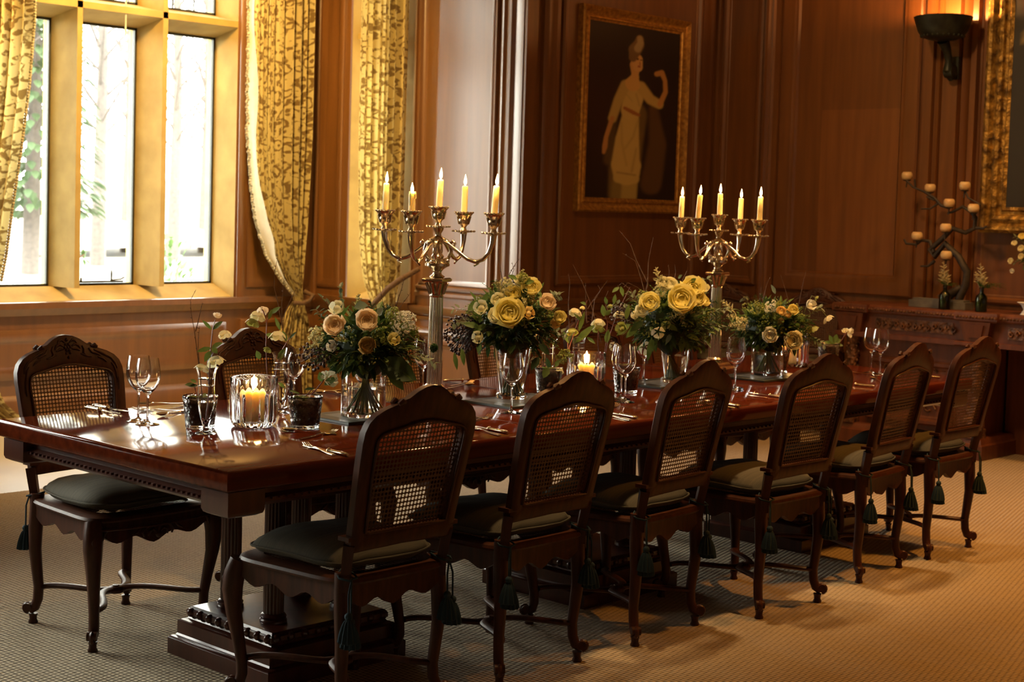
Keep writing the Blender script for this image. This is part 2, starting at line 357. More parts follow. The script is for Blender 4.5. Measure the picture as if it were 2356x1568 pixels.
# window wall dado (faces -Y at 8.93)
mb = MB(); N = (0,-1,0); E = (1,0,0)
mb.box(XL,XB,YF-.06,YF+.03,.75,.79)
rail(mb, (XL,YF,.70), E, N, XB-XL, [(0,0),(0,.015),(.03,.03),(.055,.05),(.055,0)])
panel(mb, (4.35,YF,     .285), E, N, 2.30, .325, .012, [(0,0),(0,.02),(.02,.03),(.05,.03),(.075,.012),(.10,.012)])
panel(mb, (XL+.1,YF,.30), E, N, .62, .34, .012)
panel(mb, (6.78,YF,.285), E, N, .62, .34, .012)
rail(mb, (XL,YF,0), E, N, XB-XL, BASE)
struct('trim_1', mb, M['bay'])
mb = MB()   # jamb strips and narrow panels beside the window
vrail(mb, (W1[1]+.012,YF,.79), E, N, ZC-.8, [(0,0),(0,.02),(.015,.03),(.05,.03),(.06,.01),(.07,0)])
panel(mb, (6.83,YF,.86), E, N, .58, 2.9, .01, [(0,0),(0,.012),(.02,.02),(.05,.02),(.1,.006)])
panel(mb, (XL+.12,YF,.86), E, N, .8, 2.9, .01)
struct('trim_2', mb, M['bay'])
# bay right wall (faces -X at XB)
mb = MB(); N = (-1,0,0); E = (0,-1,0)
vrail(mb, (XB,YF,.80), E, N, ZC-.8, [(0,0),(0,.012),(.02,.012),(.035,.0)])
panel(mb, (XB,9.14,.86), E, N, .27, 2.9, .006, [(0,0),(0,.012),(.015,.02),(.03,.02),(.07,.004)])
rail(mb, (XB,YF,.70), E, N, 1.14, [(0,0),(0,.015),(.03,.03),(.055,.05),(.10,.06),(.10,0)])
vrail(mb, (XB,8.10,.0), E, N, ZC, [(0,0),(0,.012),(.012,.02),(.03,.02),(.034,.006),(.07,.006),(.07,0)])
panel(mb, (XB,8.03,.915), E, N, .76, 2.7, -.0+.004, [(0,0),(0,.028),(.015,.03),(.03,.012),(.034,.022),(.06,.006),(.068,.004)])
rail(mb, (XB,8.03,.855), E, N, .78, [(0,0),(0,.012),(.01,.02),(.03,.02),(.045,.008),(.05,0)])
rail(mb, (XB,8.06,.735), E, N, 1.04, [(0,0),(0,.02),(.012,.03),(.03,.045),(.05,.05),(.055,.02),(.055,0)])
rail(mb, (XB,8.06,.69), E, N, 1.04, [(0,0),(0,.01),(.02,.018),(.03,0)])
rail(mb, (XB,8.06,.58), E, N, 1.04, [(0,0),(0,.012),(.02,.022),(.05,.012),(.06,0)])
panel(mb, (XB,8.0,.20), E, N, .70, .36, .006)
rail(mb, (XB,YF,0), E, N, 2.18, BASE)
vrail(mb, (XB,7.235,.80), E, N, ZC-.8, PIL)
vrail(mb, (XB,7.10,0), E, N, ZC, [(0,0),(0,.02),(.015,.026),(.075,.026),(.08,0)])
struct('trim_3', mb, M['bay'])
# portrait wall (faces -Y at YP)
mb = MB(); N = (0,-1,0); E = (1,0,0)
vrail(mb, (XB-.02,YP,0), E, N, ZC, [(0,0),(0,.02),(.10,.02),(.10,0)])
vrail(mb, (7.60,YP,.8), E, N, ZC-.8, [(0,0),(0,.03),(.02,.045),(.04,.045),(.06,.025),(.09,.025),(.11,.04),(.125,.04),(.14,.012),(.18,.012),(.19,0)])
panel(mb, (7.80,YP,.98), E, N, 1.56, 2.75, .006)
vrail(mb, (9.37,YP,.8), E, N, ZC-.8, [(0,0),(0,.02),(.15,.02),(.15,0)])
rail(mb, (XB,YP,.80), E, N, XR-XB, DADO)
panel(mb, (7.60,YP,.24), E, N, .85, .5); panel(mb, (8.52,YP,.24), E, N, .85, .5)
rail(mb, (XB,YP,0), E, N, XR-XB, BASE)
struct('trim_4', mb, M['panel'])
# right wall (faces -X at XR)
mb = MB(); N = (-1,0,0); E = (0,-1,0)
vrail(mb, (XR,6.98,.80), E, N, ZC-.8, [(0,0),(0,.02),(.02,.02),(.03,0)])
panel(mb, (XR,6.93,.98), E, N, .36, 2.75, .006)
vrail(mb, (XR,6.545,.80), E, N, ZC-.8, [(0,0),(0,.03),(.02,.05),(.04,.05),(.06,.025),(.075,.04),(.09,.025),(.13,.025),(.14,0)])
panel(mb, (XR,6.40,.96), E, N, 1.13, 2.75, .006, [(0,0),(0,.02),(.012,.03),(.10,.03),(.112,.022),(.135,.022),(.15,.004)])
vrail(mb, (XR,5.235,.80), E, N, ZC-.8, [(0,0),(0,.03),(.06,.03),(.07,.005),(.095,.005),(.10,.045),(.125,.05),(.14,.02),(.15,.055),(.26,.055),(.27,.02),(.285,.045),(.31,.03),(.325,.004),(.345,.045),(.385,.045),(.39,0)])
panel(mb, (XR,4.82,.96), E, N, 1.9, 2.75, .006); panel(mb, (XR,2.8,.96), E, N, 1.9, 2.75, .006); panel(mb, (XR,.8,.96), E, N, 1.9, 2.75, .006)
rail(mb, (XR,YP,.80), E, N, YP-Y0, DADO)
for i in range(8): panel(mb, (XR,6.9-i*1.1,.24), E, N, 1.0, .5)
rail(mb, (XR,YP,0), E, N, YP-Y0, BASE)
struct('trim_5', mb, M['panel'])

mb = MB(); field(mb, (XR,6.045,1.10), (0,-1,0), (0,0,1), (-1,0,0), .625, 1.165, .0070); o = struct('trim_6', mb, M['unfaded'])
# ------------------------------------------------------------------ stone windows
def frustum_member(mb, a, b): pass
def window_y(idx, x_edges, gy, fy, z0, z1, zt, half=.032, cham=.055):
    """window in a wall facing -Y. x_edges: glass panes [(xa,xb)..]; gy glass plane, fy front plane."""
    w = bpy.data.objects.new('window_%d' % idx, None); COL.objects.link(w); tag(w, kind='structure')
    mb = MB()
    def vm(xa, xb, za, zb):                   # mullion, glass-side edges xa..xb, splayed to a narrow nose
        xm = (xa+xb)/2; h = .02
        out = [(xa,gy),(xa+.015,gy-.05),(xm-h,fy),(xm+h,fy),(xb-.015,gy-.05),(xb,gy),(xb,gy+.1),(xa,gy+.1)]
        n = len(out); mb.add([(x,y,za) for x,y in out]+[(x,y,zb) for x,y in out], [(i,(i+1)%n,(i+1)%n+n,i+n) for i in range(n)]+[tuple(range(n-1,-1,-1)),tuple(range(n,2*n))])
    for i in range(len(x_edges)-1): vm(x_edges[i][1], x_edges[i+1][0], z0, z1)
    def hm(za, zb, x0, x1):
        zm = (za+zb)/2; h = .022
        out = [(za,gy),(za+.012,gy-.05),(zm-h,fy),(zm+h,fy),(zb-.012,gy-.05),(zb,gy),(zb,gy+.1),(za,gy+.1)]
        n = len(out); mb.add([(x0,y,z) for z,y in out]+[(x1,y,z) for z,y in out], [(i,(i+1)%n,(i+1)%n+n,i+n) for i in range(n)]+[tuple(range(n-1,-1,-1)),tuple(range(n,2*n))])
    xa, xb = x_edges[0][0], x_edges[-1][1]
    hm(zt, zt+.16, xa-.01, xb+.01)
    # outer splayed surround
    def quadstrip(inner, outer):
        vs = [inner[k] for k in range(4)] + [outer[k] for k in range(4)]
        mb.add(vs, [(k,(k+1)%4,(k+1)%4+4,k+4) for k in range(4)])
    W0, Wn = xa-.13, xb+.008
    zb, ztop = z0-.095, z1+.1
    quadstrip([(xa,gy-.03,z0),(xb,gy-.03,z0),(xb,gy-.03,z1),(xa,gy-.03,z1)], [(W0+.06,fy,zb),(Wn,fy,zb),(Wn,fy,ztop),(W0+.06,fy,ztop)])
    quadstrip([(xa,gy+.1,z0),(xb,gy+.1,z0),(xb,gy+.1,z1),(xa,gy+.1,z1)], [(xa,gy-.03,z0),(xb,gy-.03,z0),(xb,gy-.03,z1),(xa,gy-.03,z1)])
    o = mb.build('stone_surround', M['stone'], w, 20)
    for (a, b) in x_edges:
        for (c, d) in ((z0, zt), (zt+.16, z1)):
            mf = MB()
            t = .016
            mf.box(a,a+t,gy,gy+.03,c,d); mf.box(b-t,b,gy,gy+.03,c,d); mf.box(a,b,gy,gy+.03,c,c+t); mf.box(a,b,gy,gy+.03,d-t,d)
            if c > zt:
                for k in (1, 2): mf.box(a+(b-a)*k/3-.004, a+(b-a)*k/3+.004, gy+.008, gy+.02, c, d)
                mf.box(a,b,gy+.008,gy+.02,(c+d)/2-.004,(c+d)/2+.004)
            mf.build('casement', M['lead'], w, 0)
            mp = MB(); mp.box(a+t,b-t,gy+.012,gy+.016,c+t,d-t); mp.build('pane', M['pane'], w, 0)
    return w
P3 = [(4.83,5.383),(5.50,6.05),(6.165,6.716)]
win1 = window_y(1, P3, 9.47, YF, .875, 3.35, 2.686)
ml = MB()      # casement latch on the middle light
ml.box(5.56,5.96,9.455,9.47,.894,.907); ml.lathe([(.012,0),(.006,.02),(.008,.05),(.004,.08)],(5.86,9.45,.902),8); ml.lathe([(.010,0),(.005,.03)],(5.62,9.45,.902),8)
ml.tube([(5.86,9.45,.912),(5.92,9.43,.917),(5.95,9.43,.932)],.006,6); ml.build('window_latch', M['lead'], win1)
mc = MB(); mc.tube([(5.80,9.22,3.3),(5.80,9.22,2.60)],.006,6); mc.build('blind_cord', M['lining'], win1)
# side window of the bay, wall facing -X : build as y-window then rotate
def rotwin(w, loc, rz):
    w.location = loc; w.rotation_euler = (0,0,rz)
win2 = window_y(2, [(.14,.62)], .30, .0, .88, 3.35, 2.65); rotwin(win2, (XB,8.86,0), -PI/2)
fill_win = window_y(3, [(.2,.7),(.82,1.32),(1.44,1.94),(2.06,2.6)], YP+.2, YP, .893, 3.35, 2.65)  # unseen window, added to light the near chairs and left carpet

# ------------------------------------------------------------------ curtains
def curtain(name, label, P0, ex, n, left, right, zs, nf, amp, ztie=None, umax=1.0):
    """cloth hung in the plane through P0 spanned by ex and z; left/right = [(z, s)...]"""
    root = thing(name, label, 'curtain', P0, 0)
    ex = V(ex); n = V(n)
    def itp(tab, z):
        for (za, a), (zb, b) in zip(tab, tab[1:]):
            if za >= z >= zb: k = (za-z)/(za-zb+1e-9); k = k*k*(3-2*k) if False else k; return a+(b-a)*k
        return tab[-1][1] if z < tab[-1][0] else tab[0][1]
    NU, NV = 160, 90; zt, zb = zs
    mb = MB(); uvs = []
    width0 = abs(itp(right, zt)-itp(left, zt))
    rnd = random.Random(hash(name) % 1000 if False else len(label))
    ph = [rnd.uniform(-.35,.35) for _ in range(60)]
    def fn(u, v):
        z = zt + (zb-zt)*v; a, b = itp(left, z), itp(right, z); w = abs(b-a)
        k = min(1, w/width0); f = u*nf; i = int(f) % 60
        wav = math.sin(2*PI*f + ph[i]*0) * (.6+.4*math.sin(5*f+1)) + .35*math.sin(2*PI*f*2.1+1.3)
        s_ = a + (b-a)*u + .18*(b-a)/nf*math.sin(2*PI*f*1.0+1.2)
        d = amp*(.45+.55*k)*wav
        if ztie is not None: d *= 1-.45*math.exp(-((z-ztie)/.10)**2)
        uvs.append((u*2.2*width0*1.1, z))
        return ex*s_ + n*d + V((0,0,z))
    mb.grid(NU, NV, fn)
    me_o = mb.build('curtain_cloth', M['curtain'], root, 0)
    me = me_o.data; me.polygons.foreach_set('use_smooth', [True]*len(me.polygons))
    uvl = me.uv_layers.new(name='UVMap')
    for lp in me.loops: uvl.data[lp.index].uv = uvs[lp.vertex_index]
    return root, itp
# right curtain of the big window, drawn back to the right
zt = 3.6
L1 = [(3.6,0.0),(2.55,.0),(2.0,.01),(1.6,.05),(1.35,.10),(1.1,.20),(.92,.34),(.80,.47),(.77,.50),(.70,.42),(.5,.34),(.2,.28),(0,.25)]
R1 = [(3.6,.63),(2.0,.63),(1.6,.615),(1.3,.60),(1.0,.575),(.85,.565),(.77,.575),(.6,.63),(.3,.66),(0,.68)]
c1, itp1 = curtain('curtain', 'yellow damask curtain drawn back beside the right end of the big stone window', (6.69,9.07,0), (1,0,0), (0,-1,0), L1, R1, (3.6,.0), 8.5, .050, .77)
mt = MB()        # turned-back cream edge and bobble fringe
zz = [3.6 - i*(3.6-.80)/90 for i in range(91)]
mt.grid(4, 90, lambda u, v: (itp1(L1, 3.6-2.8*v)-.012+u*(.05+.05*v+.018*math.sin(v*17))*min(1,(1.02-v)*6), -.055-.015*math.sin(u*PI), 3.6-2.8*v))
mt.build('cream_edge', M['lining'], c1, 60)
mt = MB(); rnd = random.Random(3)
for i in range(150):
    z = 3.6 - 2.8*i/150; x = itp1(L1, z)
    mt.ball((x-.018+rnd.uniform(-.006,.006), -.055, z), .0125, 6, 4)
mt.build('bobble_fringe', M['fringe'], c1)
mt = MB(); mt.tube([(.575,-.02,.83),(.60,-.09,.80),(.56,-.10,.765),(.50,-.09,.745),(.44,-.06,.75)], .016, 8); mt.build('tieback', M['rope'], c1)
# curtain on the side window (plane x = XB)
L2 = [(3.6,0.0),(2.0,.005),(1.6,.015),(1.2,.04),(.95,.09),(.80,.16),(.72,.20),(.6,.16),(0,.10)]
R2 = [(3.6,.48),(1.3,.47),(1.0,.45),(.8,.42),(.7,.38),(.5,.45),(0,.48)]
c2, itp2 = curtain('curtain', 'yellow damask curtain with rope tieback beside the grey-sheened panel', (7.34,8.54,0), (0,-1,0), (-1,0,0), L2, R2, (3.6,.0), 7.2, .045, .76)
mt = MB(); mt.tube([(.06,-.60,1.05),(-.05,-.52,.97),(-.075,-.42,.90),(-.08,-.30,.80),(-.05,-.2,.73)], [.018,.021,.021,.021,.018], 10)
mt.build('rope_tieback', M['rope'], c2)
# left curtain of the big window
L3 = [(3.6,-.75),(1.6,-.75),(1.0,-.80),(.8,-.8),(.6,-.75),(.3,-.6),(0,-.55)]
R3 = [(3.6,.05),(2.6,.03),(2.2,.0),(1.8,-.05),(1.4,-.11),(1.1,-.15),(.95,-.18),(.8,-.36),(.7,-.36),(.5,-.30),(.3,-.20),(.15,-.13),(.06,-.02),(0,.05)]
c3, itp3 = curtain('curtain', 'yellow damask curtain at the left end of the big stone window', (4.98,9.07,0), (1,0,0), (0,-1,0), L3, R3, (3.6,.0), 9, .050, .8)
mt = MB()
for i in range(150):
    z = 3.6 - 2.8*i/150; mt.ball((itp3(R3, z)+.012, -.03, z), .0125, 6, 4)
mt.build('bobble_fringe', M['fringe'], c3)

# ------------------------------------------------------------------ dining table
TX0, TX1, TY0, TY1, TZ = 2.44, 6.67, 3.35, 4.595, .77
tb = thing('dining_table', 'long polished mahogany dining table on three columned pedestals', 'table', (TX0,TY0,0))
LX, LY = TX1-TX0, TY1-TY0
mb = MB(); mb.stack(0, LX, 0, LY, [(.016,TZ-.060),(.004,TZ-.056),(0,TZ-.05),(0,TZ-.010),(.003,TZ-.003),(.010,TZ)])
mb.build('tabletop', M['table'], tb, 50)
mb = MB()
mb.stack(.03, LX-.03, .03, LY-.03, [(.02,.655),(.0,.668),(0,.68),(.012,.69),(.012,.705),(0,.7101)])
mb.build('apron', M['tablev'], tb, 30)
mb = MB()
for y in (.026, LY-.026):
  mb = MB()
  for k in range(150):
    x = .12+k*(LX-.24)/149; mb.box(x-.0045, x+.0045, y-.0055, y+.0055, .674, .681)
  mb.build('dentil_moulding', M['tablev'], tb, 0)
for x in (.026, LX-.026):
  mb = MB()
  for k in range(42):
    y = .12+k*(LY-.24)/41; mb.box(x-.0055, x+.0055, y-.0045, y+.0045, .674, .681)
  mb.build('dentil_moulding', M['tablev'], tb, 0)
for cx in (.075, LX-.075):
    for cy in (.075, LY-.075):
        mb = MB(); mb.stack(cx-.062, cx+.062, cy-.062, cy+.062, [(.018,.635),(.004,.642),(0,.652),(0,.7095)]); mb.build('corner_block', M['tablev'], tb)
for sx in (3.78,4.43,5.085,5.74):
    mb = MB(); mb.box(sx-TX0-.0015, sx-TX0+.0015, .004, LY-.004, TZ-.01, TZ+.0006); mb.build('leaf_joint', M['lead'], tb, 0)
for bx in (2.86, 4.34, 5.82):
    x0, x1, y0, y1 = bx-TX0, bx+.57-TX0, 3.70-TY0, 4.24-TY0
    mb = MB(); mb.stack(x0, x1, y0, y1, [(0,0),(0,.052),(.006,.058),(.018,.062),(.022,.068),(.022,.108),(.03,.114),(.045,.118),(.05,.126),(.05,.150),(.056,.158),(.066,.16)])
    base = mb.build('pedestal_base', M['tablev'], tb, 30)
    mb = MB()
    for k in range(9):
        f = k/8
        for (px, py) in ((x0+.047, y0+.065+f*(y1-y0-.13)), (x1-.047, y0+.065+f*(y1-y0-.13)), (x0+.065+f*(x1-x0-.13), y0+.047), (x0+.065+f*(x1-x0-.13), y1-.047)):
            mb.ball((px,py,.139), .016, 8, 6, .95)
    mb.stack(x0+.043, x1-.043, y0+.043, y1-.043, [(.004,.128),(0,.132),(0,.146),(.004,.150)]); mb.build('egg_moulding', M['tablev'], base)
    for cx in (bx+.14, bx+.43):
        for cy in (3.86, 4.09):
            mc = MB(); X, Y = cx-TX0, cy-TY0
            mc.lathe([(.044,.159),(.044,.168),(.040,.172),(.043,.180),(.036,.188)], (X,Y,0), 24)
            mc.lathe([(.033,.186),(.034,.4),(.032,.60)], (X,Y,0), 64, flute=16, fd=.12)
            mc.lathe([(.032,.598),(.038,.604),(.034,.612),(.042,.62),(.044,.632)], (X,Y,0), 24)
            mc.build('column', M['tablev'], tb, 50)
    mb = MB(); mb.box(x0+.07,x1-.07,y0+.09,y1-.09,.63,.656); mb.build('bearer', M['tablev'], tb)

# ------------------------------------------------------------------ cane-back chair
def lean(x, y, z):                       # backrest leans away (towards -y) above the seat
    t = max(0, z-.44)/.55
    return (x, y - .10*t - .02*t*t - .012*math.cos(min(1, abs(x)/.2)*PI/2)*t, z)
def outl(inner):
    half = []                            # right half from bottom centre to top centre
    if not inner:
        half = [(0,.525),(.06,.523),(.12,.522),(.168,.520),(.197,.520),(.199,.56),(.203,.62),(.209,.70),(.214,.78),(.217,.84),(.215,.872),(.205,.898),(.186,.918),(.158,.933),(.125,.944),(.108,.948),(.098,.957),(.080,.962),(.055,.979),(.028,.991),(0,.995)]
    else:
        half = [(0,.574),(.05,.574),(.10,.574),(.14,.574),(.152,.576),(.155,.61),(.158,.66),(.162,.72),(.165,.77),(.167,.81),(.167,.833),(.163,.848),(.152,.858),(.132,.864),(.112,.868),(.095,.871),(.080,.874),(.065,.878),(.045,.882),(.022,.885),(0,.886)]
    n = len(half)
    # resample both identically: they have equal length by design
    return half + [(-x, z) for x, z in half[-2:0:-1]]
def inside_inner(x, z, g=.012):
    if z < .574-g or abs(x) > .167+g: return False
    pts = outl(True)
    ax = abs(x); half = pts[:21]
    if z < .83: return ax < .155+(.012)*(z-.6)/.24+g
    for (xa, za), (xb, zb) in zip(half[9:], half[10:]):
        if xb <= ax <= xa: return z < za+(zb-za)*((xa-ax)/(xa-xb+1e-9))+g
    return False
def cane(p, cells, mapf):
    mb = MB(); idx = {}
    def vid(key, pt):
        if key not in idx: idx[key] = len(mb.v); mb.v.append(mapf(*pt))
        return idx[key]
    for (i, j) in cells:
        cx, cz = (i+.5)*p, (j+.5)*p; out = []; inn = []
        ring = [(2,1),(2,2),(1,2),(0,2),(0,1),(0,0),(1,0),(2,0)]
        for (a, b) in ring: out.append(vid((2*i+a, 2*j+b), (i*p+a*p/2, j*p+b*p/2)))
        for k in range(8):
            an = k*PI/4; r_ = p*.385; mb.v.append(mapf(cx+r_*math.cos(an), cz+r_*math.sin(an))); inn.append(len(mb.v)-1)
        for k in range(8): mb.f.append((out[k], out[(k+1)%8], inn[(k+1)%8], inn[k]))
    return mb
def cabriole(sx, sy, rear):
    mb = MB()
    if not rear:
        P = [(.232,.215,.43),(.240,.226,.39),(.244,.232,.34),(.240,.229,.27),(.230,.218,.19),(.222,.209,.12),(.221,.208,.08),(.226,.213,.055),(.238,.226,.042)]
        R_ = [.027,.031,.030,.023,.0185,.0165,.0165,.0165,.013]
        q = (.232,.219); d = V((.7,.7,0)).normalized()
    else:
        P = [(.186,.205,.46),(.186,.206,.40),(.188,.210,.34),(.188,.212,.26),(.184,.206,.19),(.180,.200,.13),(.181,.203,.085),(.187,.211,.058),(.199,.224,.044)]
        R_ = [.022,.024,.023,.020,.018,.0165,.0165,.0165,.013]
        q = (.190,.218); d = V((.62,.78,0)).normalized()
    P = [(x*sx, y*sy, z) for x, y, z in P]; d = V((d.x*sx, d.y*sy, 0))
    mb.tube(P, [r*1.08 for r in R_], 8, up=(1,0,0))
    c = V(P[-1]) + d*.006 + V((0,0,.012)); ax = d.cross(V((0,0,1)))
    pts = []
    for k in range(15):
        a = -PI/2 + k*.45; r_ = .019*(1-k/17); pts.append(c + d*r_*math.cos(a) + V((0,0,r_*math.sin(a))))
    mb.tube(pts, [.0085-.0003*k for k in range(15)], 6, up=ax)
    mb.lathe([(.0155,-.016),(.0155,.016)], c, 12, axis=ax)
    mb.lathe([(.0165,0),(.0175,.004),(.013,.014),(.0135,.024),(.017,.034)], (q[0]*sx, q[1]*sy, 0), 8)
    return mb
def make_chair(label, group):
    t = thing('dining_chair', label, 'chair', (0,0,0), 0, group)
    w = M['chair']
    mb = MB(); mb.ring(outl(False), outl(True), -.235, -.203, lean)
    for s_ in (1,-1):                    # posts under the backrest with the little collar
        mb.tube([lean(s_*x, -.218, z) for x, z in ((.186,.40),(.187,.46),(.190,.50),(.192,.545))], [.021,.020,.021,.0225], 4, up=(1,1,0))
        mb.box(s_*.192-.020, s_*.192+.020, -.258, -.212, .556, .568)
        # shoulder ears
        x_, y_, z_ = lean(s_*.108,-.219,.951); mb.tube([(x_+s_*.012,y_-.015,z_-.004),(x_,y_-.016,z_+.004),(x_-s_*.012,y_-.016,z_)], [.006,.009,.005], 6)
        mb.tube([(x_+s_*.012,y_+.015,z_-.004),(x_,y_+.016,z_+.004),(x_-s_*.012,y_+.016,z_)], [.006,.009,.005], 6)
    mb.build('back_frame', w, t, 45)
    # raised bead round the cane opening, front and back
    mb = MB(); inn = outl(True)
    for yy in (-.201,-.237):
        pts = [lean(x*1.02, yy, z if z < .6 else z+.004) for x, z in inn]; pts.append(pts[0]); mb.tube(pts, .0045, 6)
    mb.build('bead_moulding', w, t, 60)
    # carved crest on the front face
    mb = MB()
    def L(x, z, y=-.202): return lean(x, y, z)
    for k in range(6):
        a = k*PI/3; mb.ball(L(.011*math.cos(a), .951+.011*math.sin(a)), .0065, 6, 4)
    mb.ball(L(0,.951), .006, 6, 4); mb.ball(L(0,.978), .007, 6, 4); mb.ball(L(.008,.930), .005, 6, 4); mb.ball(L(-.008,.930), .005, 6, 4); mb.ball(L(.0,.915), .006, 6, 4)
    for s_ in (1,-1):
        for pts, r_ in (([(.018,.955),(.032,.962),(.045,.957),(.052,.945)],.005), ([(.018,.945),(.034,.944),(.048,.938)],.005), ([(.010,.968),(.022,.977),(.034,.974),(.040,.965)],.0045),
                        ([(.060,.955),(.066,.942),(.062,.927),(.070,.918)],.0055), ([(.050,.926),(.062,.922),(.078,.916),(.092,.914)],.004),
                        ([(.085,.945),(.096,.930),(.112,.925),(.128,.917)],.005), ([(.104,.938),(.122,.932),(.140,.922),(.158,.909)],.0045),
                        ([(.150,.918),(.170,.906),(.184,.888),(.190,.868)],.0045), ([(.168,.890),(.178,.876),(.184,.852),(.184,.830)],.004),
                        ([(.118,.912),(.136,.905),(.150,.893)],.004), ([(.187,.850),(.190,.82),(.188,.79)],.0035)):
            mb.tube([L(s_*x, z) for x, z in pts], [r_*.6]+[r_]*(len(pts)-2)+[r_*.5], 6)
    mb.build('crest_carving', w, t, 60)
    # cane back
    p = .0135; cells = [(i, j) for i in range(-14,14) for j in range(40,72) if inside_inner((i+.5)*p, (j+.5)*p)]
    cane(p, cells, lambda x, z: lean(x, -.219, z)).build('cane_back', M['cane'], t, 0)
    # seat frame: four scalloped aprons under a rounded rim
    mb = MB()
    def apron(p0, p1, drop, n=24, th=.024):
        p0 = V(p0); p1 = V(p1); d = (p1-p0); Ln = d.length; d.normalize(); nn = V((-d.y, d.x))
        top = .435; low = []
        for k in range(n+1):
            f = k/n; g = abs(2*f-1)
            z = .375 - drop*(1-g)**.7 + .012*math.cos(f*6*PI) - .012*(g > .93)
            low.append((f*Ln, z))
        out = [(0,top),(Ln,top)] + low[::-1]; n2 = len(out)
        bul = lambda s_: .012*math.sin(PI*s_/Ln)
        f3 = lambda s_, o, z: (p0.x+d.x*s_+nn.x*(o+bul(s_)), p0.y+d.y*s_+nn.y*(o+bul(s_)), z)
        m_ = n+1
        vs = []
        for o in (-th/2, th/2):
            vs += [f3(s_, o, top) for s_, z in low] + [f3(s_, o, z) for s_, z in low]
        fs = []
        for k in range(n):
            fs += [(k, k+1, m_+k+1, m_+k), (2*m_+k, 3*m_+k, 3*m_+k+1, 2*m_+k+1), (m_+k, m_+k+1, 3*m_+k+1, 3*m_+k)]
        mb.add(vs, fs)
    apron((.225,.222),(-.225,.222), .030)      # front
    apron((-.185,-.215),(.185,-.215), .022)
    apron((-.232,.21),(-.190,-.205), .012); apron((.190,-.205),(.232,.21), .012)
    def seat_out(k):
        pts = []
        for a in range(48):
            th = 2*PI*a/48; c, s_ = math.cos(th), math.sin(th)
            e = .32; x = math.copysign(abs(c)**e, c); y = math.copysign(abs(s_)**e, s_)
            hw = .205+.045*(y+1)/2 + k; pts.append((x*hw, y*(.238+k) + .012*(1-x*x)*(y > 0)))
        return pts
    A, B = seat_out(.004), seat_out(-.05); n = 48
    prof = [(A,.425),(seat_out(.008),.432),(A,.441),(seat_out(-.01),.447),(B,.447),(B,.425)]
    vs = [(x,y,z) for o, z in prof for x, y in o]; m_ = len(prof)
    mb.add(vs, [(k*n+i, k*n+(i+1)%n, ((k+1)%m_)*n+(i+1)%n, ((k+1)%m_)*n+i) for k in range(m_) for i in range(n)])
    mb.build('seat_frame', w, t, 35)
    mb = MB()                                   # carving at the middle of the front apron
    for s_ in (1,-1):
        for pts in ([(.005,.372),(.02,.385),(.035,.378),(.038,.362)], [(.03,.40),(.05,.392),(.062,.376),(.055,.362)], [(.07,.395),(.085,.382),(.10,.374)], [(.19,.41),(.21,.39),(.215,.37)]):
            mb.tube([(s_*x, .247-.02*abs(x), z) for x, z in pts], [.003]+[.0055]*(len(pts)-2)+[.003], 6)
        mb.tube([(s_*.245,.250,.40),(s_*.256,.256,.37),(s_*.25,.252,.33),(s_*.246,.248,.29)], [.004,.008,.006,.003], 6)
    mb.tube([(-.245,.245,.405),(-.12,.252,.40),(0,.256,.398),(.12,.252,.40),(.245,.245,.405)], .004, 6); mb.tube([(0,.254,.40),(0,.25,.365)], .005, 6)
    mb.ball((0,.25,.365), .012, 8, 5); mb.build('apron_carving', w, t, 60)
    # cane seat
    p2 = .0145; cells = [(i, j) for i in range(-14,14) for j in range(-14,14) if abs((j+.5)*p2) < .195 and abs((i+.5)*p2) < .158+.045*((j+.5)*p2/.2+1)/2]
    cane(p2, cells, lambda x, y: (x, y, .440)).build('cane_seat', M['cane'], t, 0)
    for sx in (1,-1):
        cabriole(sx, 1, False).build('leg', w, t, 50); cabriole(sx, -1, True).build('leg', w, t, 50)
    # X stretcher
    mb = MB()
    for sx in (1,-1):
        for sy in (1,-1):
            P = V((.212*sx, .200*sy)) if sy > 0 else V((.178*sx, .196*sy))
            C = V((.020*sx, 0)); c1_ = V((P.x*.62, P.y*.98)); c2_ = V((P.x*.55, P.y*.05)); pts = []
            for k in range(13):
                f = k/12; q = P*(1-f)**3 + c1_*3*f*(1-f)**2 + c2_*3*f*f*(1-f) + C*f**3; pts.append((q.x, q.y, .128+.006*math.sin(PI*f)))
            mb.tube(pts, [.0155]*11+[.018,.02], 8, ry=.62, up=(0,0,1))
    mb.lathe([(.028,.118),(.030,.128),(.024,.138),(.012,.140),(.010,.144)], (0,0,0), 16)
    mb.build('stretcher', w, t, 50)
    # cushion
    mb = MB(); n = 40
    def cu(e, k, z):
        pts = []
        for a in range(n):
            th = 2*PI*a/n; c, s_ = math.cos(th), math.sin(th); x = math.copysign(abs(c)**e, c); y = math.copysign(abs(s_)**e, s_)
            hw = (.192+.042*(y+1)/2)*k; pts.append((x*hw, y*.212*k+.006, z+.004*math.sin(5*x+3*y)*k))
        return pts
    lay = [cu(.6,.02,.452),cu(.55,.8,.450),cu(.42,.95,.462),cu(.36,1.0,.478),cu(.42,.965,.494),cu(.5,.88,.510),cu(.6,.70,.523),cu(.7,.45,.530),cu(.8,.02,.533)]
    vs = [q for l_ in lay for q in l_]; fs = [(k*n+i, k*n+(i+1)%n, (k+1)*n+(i+1)%n, (k+1)*n+i) for k in range(len(lay)-1) for i in range(n)]
    mb.add(vs, fs + [tuple(range(n-1,-1,-1)), tuple((len(lay)-1)*n+i for i in range(n))])
    cush = mb.build('cushion', M['cushion'], t, 80)
    mb = MB(); pp = cu(.36,1.008,.478); mb.tube(pp+[pp[0]], .0035, 6); mb.build('piping', M['cushion'], cush, 60)
